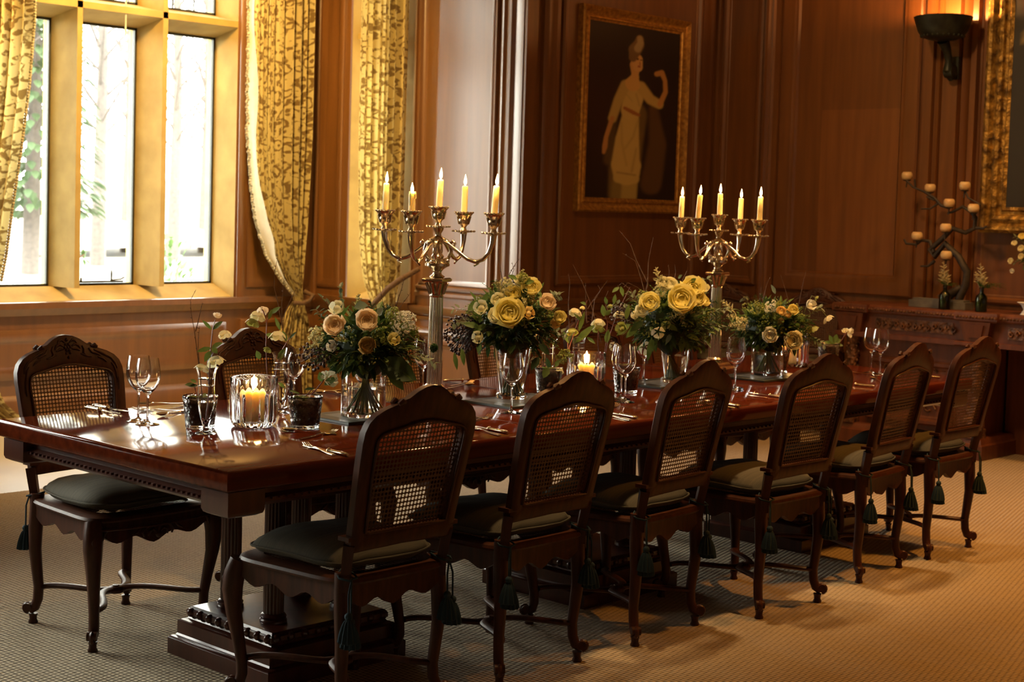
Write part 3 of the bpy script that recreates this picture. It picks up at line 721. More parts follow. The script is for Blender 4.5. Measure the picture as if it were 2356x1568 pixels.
    # tied cords with tassels
    for sx in (1,-1):
        mb = MB(); x = sx*.19
        mb.tube([(sx*.17,-.185,.465),(x+sx*.012,-.20,.455),(x+sx*.026,-.225,.45),(x+sx*.01,-.25,.445),(x-sx*.02,-.25,.45),(x-sx*.028,-.225,.455),(sx*.165,-.195,.462)], .0032, 6)
        mb.build('cushion_tie', M['tassel'], t, 60)
        for q, (ox, oy, zl) in enumerate(((.008,-.258,.335),(-.022 if sx > 0 else .024,-.266,.355))):
            mb = MB(); X = x+ox*sx; Y = oy
            mb.tube([(x,-.25,.447),(X,Y,.41),(X,Y-.002,zl)], .003, 6)
            mb.ball((X,Y-.002,zl-.006), .012, 8, 6)
            mb.lathe([(.008,zl-.014),(.014,zl-.019),(.020,zl-.032),(.027,zl-.055),(.031,zl-.078),(.025,zl-.080)], (X,Y-.002,0), 24, flute=12, fd=.22)
            mb.build('tassel', M['tassel'], t, 40)
    return t
GN, GF = 'chairs along the near side of the table', 'chairs along the window side of the table'
# (x,y of the rear feet centre, rotation) -> chair origin is .22 in front of the rear feet
near = [(2.975,3.262,0,'cane-back chair nearest the camera at the near corner of the table'),
        (3.63,3.275,.02,'second near-side cane chair from the camera, in front of the yellow rose vase'),
        (4.30,3.28,.07,'cane-back chair third along the near side, turned slightly to the right'),
        (4.94,3.185,-.03,'cane-back chair fourth along the near side, pulled out a little from the table'),
        (5.73,3.255,.08,'cane-back chair fifth along the near side, beside the two wine glasses at the far end'),
        (6.36,3.27,0,'cane-back chair at the far right end of the near side, by the sideboard')]
far = [(2.90,4.852,.03,'carved cane chair at the left end, behind the pair of wine glasses'),
       (3.68,4.80,.0,'carved cane-back chair second from the left on the window side, behind the lit candle jar'),
       (4.47,4.87,0,'cane-back chair on the window side hidden behind the first flower vase and candelabra'),
       (5.14,4.87,0,'cane-back chair on the window side seen left of the tapered rose vase'),
       (5.82,4.87,0,'cane-back chair on the window side behind the second lit candle jar'),
       (6.42,4.87,0,'cane-back chair at the far end of the window side behind the last bouquets')]
ch0 = None
for i, (x, y, a, lab) in enumerate(near):
    loc = (x - math.sin(a)*.22, y + math.cos(a)*.22, 0)
    if ch0 is None: ch0 = make_chair(lab, GN); ch0.location = loc; ch0.rotation_euler = (0,0,a)
    else: dup(ch0, loc, a, lab, GN)
for x, y, a, lab in far:
    dup(ch0, (x + math.sin(a)*.22, y - math.cos(a)*.22, 0), PI+a, lab, GF)
for x, y, a, lab in ((9.02,6.42,PI*.75,'spare carved chair in the far corner, behind the second candelabra'), (9.18,5.86,PI*.62,'spare carved chair against the right wall, left of the sideboard')):
    dup(ch0, (x,y,0), a, lab, 'spare chairs against the far wall')

# ------------------------------------------------------------------ candelabra
def place_top(mb, *a): pass
def candelabrum(loc, ang, lab, RR=.225):
    t = thing('candelabrum', lab, 'candelabra', loc, ang, 'silver candelabra on the table')
    mb = MB(); mb.stack(-.075,.075,-.075,.075, [(0,0),(0,.014),(.008,.020),(.016,.024),(.018,.034),(.026,.040),(.034,.044)]); mb.lathe([(.040,.043),(.036,.050),(.038,.056),(.030,.064)],(0,0,0),24)
    mb.build('base', M['silver'], t, 35)
    mb = MB(); mb.lathe([(.0285,.06),(.0285,.20),(.0245,.39)], (0,0,0), 72, flute=18, fd=.10); mb.build('fluted_column', M['silver_plain'], t, 60)
    mb = MB(); mb.lathe([(.024,.388),(.027,.394),(.024,.400),(.026,.41),(.029,.43),(.034,.445),(.038,.450)], (0,0,0), 24)
    for k in range(8):
        a = k*PI/4; mb.tube([(.026*math.cos(a),.026*math.sin(a),.402),(.034*math.cos(a),.034*math.sin(a),.425),(.042*math.cos(a),.042*math.sin(a),.443),(.039*math.cos(a),.039*math.sin(a),.436)], [.006,.006,.006,.004], 6)
    mb.stack(-.042,.042,-.042,.042, [(.004,.446),(0,.450),(0,.457),(.006,.462)])
    mb.build('capital', M['silver'], t, 40)
    mb = MB(); mb.lathe([(.022,.46),(.030,.466),(.018,.474),(.016,.484),(.024,.494),(.036,.502),(.046,.506),(.046,.515),(.036,.519),(.026,.526),(.020,.532),(.024,.542),(.014,.556),(.008,.570),(.007,.582),(.012,.592),(.020,.598),(.031,.602),(.033,.606),(.022,.612),(.012,.618),(.011,.626),(.018,.638),(.022,.652)], (0,0,0), 24)
    mb.build('baluster', M['silver'], t, 50)
    def cup(name, x, y, z):
        mb = MB(); mb.lathe([(.012,z-.014),(.014,z-.004),(.042,z),(.043,z+.004),(.040,z+.005),(.013,z+.006),(.009,z+.016),(.013,z+.024),(.020,z+.030),(.023,z+.046),(.021,z+.052),(.028,z+.062),(.035,z+.070),(.036,z+.075),(.030,z+.077),(.016,z+.077),(.014,z+.06)], (x,y,0), 24)
        for k in range(16):
            a = k*PI/8; mb.ball((x+.043*math.cos(a), y+.043*math.sin(a), z+.003), .004, 5, 3); mb.ball((x+.036*math.cos(a), y+.036*math.sin(a), z+.075), .0035, 5, 3)
        for k in range(8):
            a = k*PI/4; mb.tube([(x+.019*math.cos(a), y+.019*math.sin(a), z+.030),(x+.024*math.cos(a), y+.024*math.sin(a), z+.048),(x+.027*math.cos(a), y+.027*math.sin(a), z+.060)], .004, 5)
        return mb.build(name, M['silver'], t, 40)
    cup('candle_cup', 0, 0, .650)
    spots = [(0,0,.650)]
    for k in range(4):
        a = k*PI/2; d = V((math.cos(a), math.sin(a), 0)); R_ = RR
        P = [(.030,.530),(.042,.545),(.040,.580),(.010,.612),(-.018,.600),(-.022,.570),(-.006,.545)]
        arm = [(-.014,.522),(-.038,.536),(-.050,.560),(-.044,.588),(-.018,.606),(.012,.606),(.050,.588),(.088,.560),(.124,.536),(.158,.526),(.188,.537),(.209,.562),(.221,.596),(.225,.624)]; arm = [(a_ if a_ < .1 else a_*RR/.225, b_) for a_, b_ in arm]
        pts = [d*x + V((0,0,z)) for x, z in arm]
        off = d.cross(V((0,0,1)))*.013
        mb = MB(); mb.tube([p_ + off*(1-i/13) for i, p_ in enumerate(pts)], [.006,.007,.0075,.0075,.0075,.007,.0075,.0075,.0075,.0075,.0075,.0085,.011,.014], 8)
        mb.tube([d*x+V((0,0,z))+off*.5 for x, z in ((.052,.590),(.066,.600),(.074,.590),(.068,.578))], [.006,.006,.005,.003], 6)
        mb.ball(d*.040+V((0,0,.524)), .010, 6, 5)
        mb.tube([d*.150+V((0,0,.53)), d*.165+V((0,0,.52)), d*.15+V((0,0,.512))], [.008,.006,.004], 6)
        mb.build('arm', M['silver_plain'], t, 60)
        cup('candle_cup', d.x*R_, d.y*R_, .632)
        spots.append((d.x*R_, d.y*R_, .632))
    return t, spots
taper_group = 'tapers burning in the candelabra'
def flame(parent, loc, h=.040, r=.0062):
    mb = MB(); mb.lathe([(.001,0),(r*.6,h*.1),(r,h*.28),(r*.85,h*.5),(r*.45,h*.75),(.0006,h)], (0,0,0), 10)
    return mb.build('flame', M['flame'], parent, 60, loc)
def taper(loc, tilt, H, lab, drips=False, seed=0):
    t = thing('taper_candle', lab, 'candle', loc, 0, taper_group); t.rotation_euler = (tilt[0], tilt[1], 0)
    mb = MB(); r_ = .0125
    mb.lathe([(r_,0),(r_*.98,H*.5),(r_*.92,H-.003),(r_*.7,H),(r_*.4,H-.003)], (0,0,0), 14)
    if drips:
        for a, l in ((.3,.05),(1.5,.03),(3.4,.045),(5,.02)): mb.tube([(r_*math.cos(a),r_*math.sin(a),H+.006),(r_*1.1*math.cos(a),r_*1.1*math.sin(a),H-.01),(r_*1.1*math.cos(a),r_*1.1*math.sin(a),H-l)], [.003,.004,.003], 6)
    mb.build('wax', M['waxglow'], t, 60)
    mb = MB(); mb.tube([(0,0,H-.004),(.0005,0,H+.010)], .0012, 5); mb.build('wick', M['wick'], t)
    flame(t, (0,0,H+.002), .042 if not drips else .036)
    return t
def light(name, typ, loc, col, power, size=.02, rot=None, **k):
    l = bpy.data.lights.new(name, typ); l.color = col; l.energy = power
    if typ == 'POINT': l.shadow_soft_size = size
    for a, b in k.items(): setattr(l, a, b)
    o = bpy.data.objects.new(name, l); COL.objects.link(o); o.location = loc
    if rot: o.rotation_euler = rot
    return o
right = rr; ang0 = math.atan2(-rr.x*0+rr.y, rr.x)       # image-right direction on the floor
C1 = V((3.955,4.145,TZ)); C2 = V((5.82,4.215,TZ))
names = {0:'centre', 1:'right', 2:'rear', 3:'left', 4:'front'}
for ci, (C, dang, lab, hs, tilts) in enumerate((
    (C1, -.40, 'tall five-branch silver candelabra between the first two flower vases', [.100,.100,.100,.100,.088], [(.0,.05),(0,.08),(0,.02),(0,.04),(0,.0)]),
    (C2, -.63, 'tall five-branch silver candelabra further along the table by the third vase', [.098,.105,.098,.098,.105], [(0,.0),(0,.03),(0,.02),(0,.04),(0,.10)]))):
    t, spots = candelabrum(C, ang0+dang, lab, (.225,.205)[ci])
    co, si = math.cos(ang0+dang), math.sin(ang0+dang)
    wh = ['first','second'][ci]
    for k, (x, y, z) in enumerate(spots):
        wx, wy = C.x+x*co-y*si, C.y+x*si+y*co
        pos = {0:'upright centre taper', 1:'outermost right taper', 2:'inner right taper at the back', 3:'outermost left taper', 4:'inner left taper at the front'}[k]
        extra = ', short and dripping,' if (ci == 0 and k == 4) else ''
        taper((wx,wy,TZ+z+.062), tilts[k], hs[k]+.015-(.025 if extra else 0), 'lit ivory %s%s of the %s candelabra' % (pos, extra, 'nearer' if ci == 0 else 'farther'), bool(extra), k)
    for k in (0,1,3):
        x, y, z = spots[k]; wx, wy = C.x+x*co-y*si, C.y+x*si+y*co
        light('candle_light', 'POINT', (wx,wy,TZ+z+.062+hs[k]+.045), (1.,.45,.12), 1.6, .012)

# ------------------------------------------------------------------ glassware
def wine_profile(H=.215):
    k = H/.215
    out = [(.038,0),(.0385,.0015),(.030,.0035),(.010,.008),(.0045,.014),(.0035,.03),(.0034,.085),(.005,.096),(.014,.104),(.026,.116),(.036,.134),(.0402,.152),(.0395,.172),(.036,.195),(.0325,.215)]
    inn = [(.0315,.215),(.0348,.195),(.0383,.172),(.039,.152),(.0348,.1345),(.0245,.118),(.012,.107),(.001,.103)]
    return [(r*k**.5, z*k) for r, z in out+inn]
gl0 = None; GG = 'wine glasses on the table'
def wine(x, y, lab, H=.215):
    global gl0
    if gl0 is None or H != .215:
        mb = MB(); mb.lathe([(.001,0)]+wine_profile(H), (0,0,0), 40)
        o = mb.build('wine_glass', M['glass'], None, 70, (x,y,TZ+.0003)); tag(o, lab, 'wine glass', GG)
        if H == .215: gl0 = o
        return o
    o = gl0.copy(); COL.objects.link(o); o.location = (x,y,TZ+.0003); o['label'] = lab; return o
W = [(2.773,4.300,'wine glass at the left, rear one of the overlapping pair'), (2.754,4.217,'wine glass at the left, front one of the overlapping pair'),
     (3.390,4.272,'wine glass standing behind the moss tumbler, right of the lit candle jar'), (3.507,4.029,'wine glass in front of the first round vase, above the nearest chair'),
     (3.945,3.734,'wine glass in front of the tapered rose vase'), (4.07,4.33,'wine glass just right of the nearer candelabra column'),
     (4.539,3.700,'wine glass right of the second lit candle jar, front one of two'), (4.600,3.770,'wine glass right of the second lit candle jar, rear one of two'),
     (5.196,4.136,'wine glass behind the second overlapping pair, left of the third vase'), (5.240,3.687,'wine glass left of the round green-stemmed vase, front one'),
     (5.31,3.735,'wine glass left of the round green-stemmed vase, rear one'), (6.411,3.736,'wine glass at the far end, left one of two before the sideboard'),
     (6.380,3.670,'wine glass at the far end, right one of two before the sideboard'), (6.36,4.26,'wine glass far back behind the fourth chair crest')]
for x, y, lab in W: wine(x, y, lab)

# bud vases
def bud_vase(x, y, lab):
    t = thing('bud_vase', lab, 'vase', (x,y,TZ+.0003), 0, 'slender bud vases')
    out = [(.001,0),(.033,0),(.034,.002),(.028,.005),(.012,.010),(.009,.018),(.011,.028),(.018,.05),(.0245,.08),(.027,.11),(.0262,.14),(.0262,.165),(.028,.185),(.032,.200),(.0365,.208)]
    inn = [(.0355,.208),(.0308,.199),(.0266,.185),(.0246,.165),(.0246,.14),(.0254,.11),(.0228,.08),(.016,.052),(.001,.034)]
    mb = MB(); mb.lathe(out+inn, (0,0,0), 28); mb.build('glass_body', M['glass'], t, 60)
    mb = MB()
    for z in (.150,.172): mb.lathe([(.0262,z-.001),(.0272,z),(.0262,z+.001)], (0,0,0), 28)
    mb.build('ring', M['glass'], t, 60)
    mb = MB(); mb.lathe([(.001,.036),(.0152,.053),(.0222,.08),(.0248,.10),(.001,.1002)], (0,0,0), 28); mb.build('water', M['water'], t, 60); return t
# tumblers with soil
def tumbler(x, y, lab, moss=True):
    t = thing('planted_tumbler', lab, 'planter', (x,y,TZ+.0003), 0, 'dimpled glass tumblers planted with hellebores')
    pr_ = [(.001,0),(.043,0),(.0455,.004)] + [(.046+.0095*k/14, .008+.084*k/14) for k in range(15)] + [(.057,.098),(.057,.102),(.0555,.104),(.0525,.102),(.050,.09),(.0425,.018),(.041,.012),(.001,.011)]
    mb = MB(); mb.lathe(pr_, (0,0,0), 72)
    for q_ in range(3*72, 18*72):
        x_, y_, z_ = mb.v[q_]; j_ = q_ % 72; k_ = q_//72-3; f_ = 1-.035*(.5+.5*math.sin(j_*2*PI/72*12+ (PI if (k_//2) % 2 else 0)))*(.5+.5*math.sin(k_*PI/2+.8))*2; mb.v[q_] = (x_*f_, y_*f_, z_)
    mb.build('glass_body', M['glassrough'], t, 70)
    mb = MB(); mb.lathe([(.001,.0115),(.0395,.0125),(.0412,.02),(.0485,.088),(.046,.094),(.001,.097)], (0,0,0), 32); mb.build('soil', M['soil'], t, 60)
    mb = MB(); rnd = random.Random(int(x*100))
    for k in range(16):
        a, r_ = rnd.uniform(0,6.28), rnd.uniform(0,.036); mb.ball((r_*math.cos(a), r_*math.sin(a), .096), rnd.uniform(.006,.013), 7, 5, .6)
    mb.build('moss', M['moss'], t, 60); return t
# pillar candle jars
def candle_jar(x, y, lab, glab):
    t = thing('candle_jar', glab, 'candle holder', (x,y,TZ+.0003), 0, 'fluted glass candle jars')
    mb = MB(); mb.lathe([(.001,0,0),(.058,0,.02),(.064,.004,.05),(.071,.012,.07),(.0755,.024,.07),(.077,.04,.07),(.0775,.095,.07),(.077,.108,.05),(.0765,.115,.0),(.0772,.158,.0),(.0765,.1615,.0),(.0745,.1615,.0),(.0738,.158,.0),(.0725,.115,0),(.0712,.03,0),(.066,.018,0),(.001,.016,0)], (0,0,0), 176, flute=22); mb.build('glass_body', M['glass'], t, 50)
    c = thing('pillar_candle', lab, 'candle', (x,y,TZ+.018), 0, 'pillar candles in glass jars')
    mb = MB(); mb.lathe([(.039,0),(.0395,.003),(.0395,.094),(.038,.098),(.034,.0985),(.028,.092),(.012,.088),(.001,.088)], (0,0,0), 32); mb.build('wax', M['waxglow'], c, 50)
    mb = MB(); mb.tube([(0,0,.087),(.001,0,.102)], .0015, 5); mb.build('wick', M['wick'], c)
    flame(c, (0,0,.100), .050, .011)
    light('candle_light', 'POINT', (x,y,TZ+.018+.128), (1.,.42,.09), 1.3, .012)
candle_jar(3.007,3.994,'lit pillar candle at the near end of the table','fluted glass jar round the nearest pillar candle')
candle_jar(4.64,3.985,'lit pillar candle behind the second near chair','fluted glass jar round the middle pillar candle')
candle_jar(6.33,4.12,'lit pillar candle at the far end behind the last vase','fluted glass jar round the farthest pillar candle')

# ------------------------------------------------------------------ flower builders (local coordinates, z up)
def frame_of(axis):
    a = V(axis).normalized(); b = a.orthogonal().normalized(); return a, b, a.cross(b)
def petals(mb, c, axis, layers, seed=0, ns=4, nt=4):
    """layers: (count, radius, phimax, width, phase)"""
    a, b, d = frame_of(axis); c = V(c); rnd = random.Random(seed)
    for n, R_, ph, wd, p0 in layers:
        for k in range(n):
            az = p0 + 2*PI*k/n + rnd.uniform(-.12,.12); R2 = R_*rnd.uniform(.93,1.05); pm = ph*rnd.uniform(.94,1.06); cur = rnd.uniform(.0,.22); ruf = rnd.uniform(0,6)
            def fn(u, v):
                s_ = (u-.5)*2; t_ = v
                phi = .25+(pm-.25)*t_; w_ = wd*math.sin(min(1,t_*1.15)*PI*.5)**.7*(1-.25*t_**6)
                an = az + s_*w_; e = 1+.06*(s_*s_) ; rad = R2*e*math.sin(phi)*(1+cur*t_**4); up = R2*(1-math.cos(phi))*.95 - R2*.35 - R2*.10*(s_**4)*t_ + R2*.06*math.sin(s_*5+ruf)*t_**3
                return c + (b*math.cos(an)+d*math.sin(an))*rad + a*up
            mb.grid(ns, nt, fn)
def rose(mb, c, ax, r, seed=0):
    mb.ball(V(c)+V(ax)*r*.02, r*.30, 8, 6); petals(mb, c, ax, [(3,r*.36,2.75,1.0,0),(3,r*.48,2.5,.95,.9),(4,r*.62,2.2,.85,.3),(5,r*.80,1.92,.78,.6),(5,r*.98,1.66,.80,1.2),(5,r*1.06,1.45,.7,.2)], seed)
def ranun(mb, c, ax, r, seed=0):
    mb.ball(V(c)-V(ax)*r*.05, r*.26, 8, 6); petals(mb, c, ax, [(4,r*.25,2.8,1.0,0),(5,r*.38,2.5,.7,.5),(6,r*.52,2.35,.6,.2),(7,r*.66,2.2,.55,.8),(7,r*.80,2.0,.55,.1),(8,r*.92,1.85,.5,.4),(8,r,1.65,.5,.9)], seed)
def cupf(mb, c, ax, r, seed=0):
    petals(mb, c, ax, [(5,r,1.75,.66,0),(3,r*.8,2.0,.6,.4)], seed)
def openf(mb, c, ax, r, seed=0):
    petals(mb, c, ax, [(5,r*1.0,1.35,.6,0)], seed)
def leaf(mb, c, d, L, w, up=None, curl=.15):
    c = V(c); d = V(d).normalized(); u = V(up) if up is not None else V((0,0,1)); s_ = d.cross(u)
    s_ = s_.normalized() if s_.length > .01 else d.orthogonal().normalized(); n = s_.cross(d)
    pts = [c]
    for f, ww in ((.18,.62),(.45,1.),(.75,.68)):
        m_ = c + d*L*f - n*L*curl*f*f
        pts += [m_ - s_*w*ww*.5 + n*w*.12*ww, m_ - n*w*.02, m_ + s_*w*ww*.5 + n*w*.12*ww]
    pts.append(c + d*L - n*L*curl)
    mb.add(pts, [(0,2,1),(0,3,2),(1,2,5,4),(2,3,6,5),(4,5,8,7),(5,6,9,8),(7,8,10),(8,9,10)])
def frond(mb, c, d, L, n=10, w=.35, lw=.012, rnd=random):
    c = V(c); d = V(d).normalized(); s_ = d.cross(V((0,0,1))); s_ = s_.normalized() if s_.length > .01 else V((1,0,0))
    for k in range(n):
        f = (k+1)/n; p_ = c + d*L*f - V((0,0,1))*L*.25*f*f; l = L*w*(1-f*.8)
        for sg in (1,-1): leaf(mb, p_, s_*sg + d*.7 + V((0,0,rnd.uniform(-.3,.3))), l, lw, curl=.2)
def feather(mb, c, d, L, n, rnd, w=.5, r_=.0016):
    c = V(c); d = V(d).normalized(); e = V((0,0,-1))*.12
    q = [c + d*L*f + e*L*f*f*2 for f in (0,.33,.66,1)]; mb.tube(q, [r_*1.2,r_,r_*.8,r_*.4], 4)
    for k in range(n):
        f = (k+1)/(n+1); p_ = c + d*L*f + e*L*f*f*2; l = L*w*(1-f*.7)
        s_ = V((rnd.uniform(-1,1), rnd.uniform(-1,1), rnd.uniform(-1,1))).cross(d).normalized()
        dd = (s_+d*.8).normalized(); mb.tube([p_, p_+dd*l*.6, p_+dd*l-V((0,0,l*.2))], [r_,r_*.9,r_*.5], 4)
def plume(mb, c, d, L, rnd, n=9, r_=.0035):
    c = V(c); d = V(d).normalized(); b = d.orthogonal().normalized(); e = d.cross(b)
    mb.tube([c, c+d*L*.5, c+d*L], [r_*1.0,r_*1.2,r_*.4], 5)
    for k in range(n):
        f = .15+.8*k/n; a = k*2.4; s_ = b*math.cos(a)+e*math.sin(a); l = L*.38*(1-f*.75); p_ = c+d*L*f
        q = p_ + (s_*.9+d*.5)*l; mb.tube([p_, p_.lerp(q,.5)+d*l*.05, q], [r_*.9, r_*1.25, r_*.45], 5)
def twig(mb, pts, r_=.002):
    n = len(pts); mb.tube(pts, [r_*(1-.65*i/(n-1)) for i in range(n)], 5)
def bud_twigs(mb, pts, rnd, r_=.0018):
    twig(mb, pts, r_)
    for i in range(1, len(pts)):
        a, b = V(pts[i-1]), V(pts[i])
        for f in (.3,.75):
            p_ = a.lerp(b, f); dd = V((rnd.uniform(-1,1),rnd.uniform(-1,1),rnd.uniform(0,1))).normalized(); mb.tube([p_, p_+dd*.006], [r_*.9, r_*.5], 4)
VW = -fw                                  # towards the viewer of the photograph: where the faces of the flowers turn
def loc_of(px, py, C, towards):           # a point of the bouquet around C, seen at (px,py), moved out to the ball's surface
    d = (C-CAM).dot(fw); p_ = at(px, py, d); return p_ + (CAM-p_).normalized()*towards
def bouquet(lab, C, ctr, rad, seed, spec, n_leaf=170, n_fern=26, n_feather=30, vase=None, group='flower arrangements in glass vases', stems=None):
    """C world centre of the flower mass; spec = list of special parts"""
    t = thing('flower_arrangement', lab, 'flowers', C, 0, group); rnd = random.Random(seed)
    def rdir(lo=-.55):
        while True:
            v = V((rnd.gauss(0,1),rnd.gauss(0,1),rnd.gauss(0,1))).normalized()
            if v.z > lo: return v
    def pt(v, k=1.): return V((v.x*rad[0]*k, v.y*rad[0]*k, v.z*rad[1]*k))
    mb = MB()
    mb.lathe([(.02,-rad[1]*.9),(rad[0]*.45,-rad[1]*.55),(rad[0]*.62,-rad[1]*.1),(rad[0]*.55,rad[1]*.35),(rad[0]*.3,rad[1]*.6),(.01,rad[1]*.7)], (0,0,0), 14)
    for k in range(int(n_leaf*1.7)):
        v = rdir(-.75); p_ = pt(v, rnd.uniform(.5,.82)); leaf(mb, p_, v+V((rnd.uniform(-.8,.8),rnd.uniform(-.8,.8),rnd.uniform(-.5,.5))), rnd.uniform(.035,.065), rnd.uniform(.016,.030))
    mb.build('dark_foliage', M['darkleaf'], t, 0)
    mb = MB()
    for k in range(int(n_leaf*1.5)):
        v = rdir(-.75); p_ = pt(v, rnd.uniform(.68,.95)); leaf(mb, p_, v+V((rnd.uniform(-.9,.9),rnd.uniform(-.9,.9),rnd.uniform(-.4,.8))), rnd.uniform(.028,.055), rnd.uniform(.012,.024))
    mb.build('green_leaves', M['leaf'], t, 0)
    mb = MB()
    for k in range(n_fern):
        v = rdir(-.7); frond(mb, pt(v, .6), v+V((rnd.uniform(-.5,.5),rnd.uniform(-.5,.5),rnd.uniform(-.2,.3))), rnd.uniform(.07,.13)*(rad[0]/.19), 11, .30, .006, rnd)
    mb.build('fern_fronds', M['fern'], t, 0)
    mb = MB()
    for k in range(n_feather):
        v = rdir(-.5); mb.tube([(0,0,-.01), pt(v,.75)], .0012, 4); feather(mb, pt(v, .75), v+V((rnd.uniform(-.5,.5),rnd.uniform(-.5,.5),rnd.uniform(-.1,.4))), rnd.uniform(.05,.10)*(rad[0]/.19), 12, rnd)
    mb.build('feathery_greenery', M['fern'], t, 0)
    for k in range(6):
        mb = MB(); v = rdir(-.4); p_ = pt(v, .95); d = (v+V((rnd.uniform(-.6,.6),rnd.uniform(-.6,.6),.2))).normalized(); q = p_
        for j in range(5):
            q2 = q + d*.018; s_ = d.orthogonal().normalized()
            for sg in (1,-1): leaf(mb, q2, s_*sg+d*rnd.uniform(.2,1.2)+V((rnd.uniform(-.5,.5),rnd.uniform(-.5,.5),rnd.uniform(-.5,.5))), rnd.uniform(.018,.034), rnd.uniform(.011,.020))
            q = q2; d = (d+V((0,0,-.12))).normalized()
        mb.tube([p_, p_.lerp(q,.5), q], .0009, 4); mb.build('eucalyptus_sprig', M['greysprig'], t, 0)
    mb = MB()
    for k in range(46):                    # tiny filler blossom sprays
        v = rdir(-.35); p_ = pt(v, rnd.uniform(.85,1.02))
        for j in range(9): mb.ball(p_+V((rnd.uniform(-1,1),rnd.uniform(-1,1),rnd.uniform(-1,1)))*.014, rnd.uniform(.002,.0045), 5, 3)
    mb.build('filler_blossom', M['limegreen'], t, 60)
    Rv = rad[0]
    for s_ in spec:
        kind = s_[0]
        if kind in ('rose','ranunculus','cup_flower','hellebore'):
            _, px, py, rp, m, out = s_[:6]; d = (C-CAM).dot(fw); r_ = rp/3528*d
            w_ = loc_of(px, py, C, out*Rv) - C; ax = (V((w_.x,w_.y,w_.z*1.2))/Rv*.55 + VW*.9 + V((0,0,.35))).normalized()
            mb = MB()
            if kind == 'rose': rose(mb, w_, ax, r_, int(px))
            elif kind == 'ranunculus': ranun(mb, w_, ax, r_, int(px))
            elif kind == 'cup_flower': cupf(mb, w_, ax, r_, int(px)); mb.ball(w_+ax*r_*.1, r_*.55, 8, 6)
            else: openf(mb, w_, (VW*.8+V((0,0,-.25))+V((math.sin(px),0,0))*.3).normalized(), r_, int(px)); 
            mb.build(kind, M[m], t, 70)
        elif kind == 'plume':
            _, px, py, qx, qy, m = s_[:6]; a = loc_of(px,py,C,Rv*.6)-C; b = loc_of(qx,qy,C,Rv*.75)-C; mb = MB(); plume(mb, a, b-a, (b-a).length, rnd, 16, .0028); mb.build('plume_flower', M[m], t, 60)
        elif kind == 'cluster':
            _, px, py, rp, m, nb = s_[:6]; d = (C-CAM).dot(fw); r_ = rp/3528*d; w_ = loc_of(px,py,C,Rv*.75)-C; mb = MB()
            for j in range(nb):
                v = V((rnd.gauss(0,1),rnd.gauss(0,1),rnd.gauss(0,1))).normalized(); openf(mb, w_+v*r_*rnd.uniform(.6,1), v, .0065, j) if j % 2 else mb.ball(w_+v*r_*rnd.uniform(.4,1), .004, 5, 3)
            mb.build('blossom_cluster', M[m], t, 60)
        elif kind == 'berries':
            _, px, py, rx, ry, nb = s_[:6]; d = (C-CAM).dot(fw); mb = MB(); mt_ = MB(); o_ = loc_of(s_[6], s_[7], C, Rv*.3)-C
            for j in range(nb):
                a_ = rnd.uniform(0,6.28); k_ = math.sqrt(rnd.random()); w_ = loc_of(px+rx*k_*math.cos(a_), py+ry*k_*math.sin(a_), C, rnd.uniform(-.05,.12))-C
                mb.ball(w_, .0052, 6, 4)
                mb.tube([o_, o_.lerp(w_,.6)+V((0,0,.012)), w_], .0008, 4)
            mb.build('berry_spray', M['berry'], t, 60)
        elif kind == 'twig':
            pts = [loc_of(x, y, C, Rv*o) - C for x, y, o in s_[1]]; mb = MB(); bud_twigs(mb, pts, rnd, s_[2] if len(s_) > 2 else .002); mb.build('twig', M['twig'], t, 60)
        elif kind == 'leaf':
            _, px, py, qx, qy, wp, m = s_; a = loc_of(px,py,C,Rv*.8)-C; b = loc_of(qx,qy,C,Rv*.9)-C; mb = MB(); leaf(mb, a, b-a, (b-a).length, wp/3528*(C-CAM).dot(fw), up=VW+V((0,0,.6))); mb.build('large_leaf', M[m], t, 60)
        elif kind == 'stemflower':          # nodding hellebore on a curved stem
            _, pts_, rp, m = s_; d = (C-CAM).dot(fw); P_ = [loc_of(x, y, C, Rv*.5)-C for x, y in pts_]; mb = MB(); mb.tube(P_, .0017, 5); st = mb.build('flower_stem', M['stem'], t, 60)
            mb = MB(); dd = (P_[-1]-P_[-2]).normalized(); petals(mb, P_[-1]+dd*rp/3528*d*.3, dd, [(5,rp/3528*d,1.5,.66,0)], int(pts_[0][0])); mb.build('hellebore', M[m], t, 70)
    # stems down into the vase
    if stems:
        bx, by, bz, br, tr = stems; mb = MB()
        for k in range(26):
            a = k*2.39996; r1 = br*math.sqrt((k+.5)/26); b_ = V((bx+r1*math.cos(a+2.6), by+r1*math.sin(a+2.6), bz)) - C
            tp = V((tr*.55*math.cos(a)*math.sqrt((k+.5)/26), tr*.55*math.sin(a)*math.sqrt((k+.5)/26), -rad[1]*.55))
            mb.tube([b_, b_.lerp(tp,.5)+V((rnd.uniform(-.004,.004),)*3), tp], .0024, 5)
        mb.build('stems', M['stem'], t, 60)
    return t
def vase(lab, x, y, prof_out, wall, zw, base=.012, z0=TZ, green=False):
    t = thing('glass_vase', lab, 'vase', (x,y,z0), 0, 'clear glass flower vases')
    inn = [(max(.001,r_-wall), max(z, base)) for r_, z in prof_out[::-1]]
    mb = MB(); mb.lathe([(.001,0)]+prof_out+inn+[(.001,base)], (0,0,0), 48); mb.build('glass_body', M['glass'], t, 50)
    wp = [(.001,base+.0005)]; 
    for r_, z in prof_out:
        if base+.001 < z < zw: wp.append((r_-wall-.0006, z))
    rl = wp[-1][0]; wp += [(rl, zw), (.001, zw+.0002)]
    mb = MB(); mb.lathe(wp, (0,0,0), 40); mb.build('water', M['water'], t, 50); return t
MZ = TZ+.0102
cyl = lambda r_, h: [(r_-.003,0),(r_,.003),(r_,.02),(r_,h*.5),(r_,h-.001),(r_-.0005,h)]
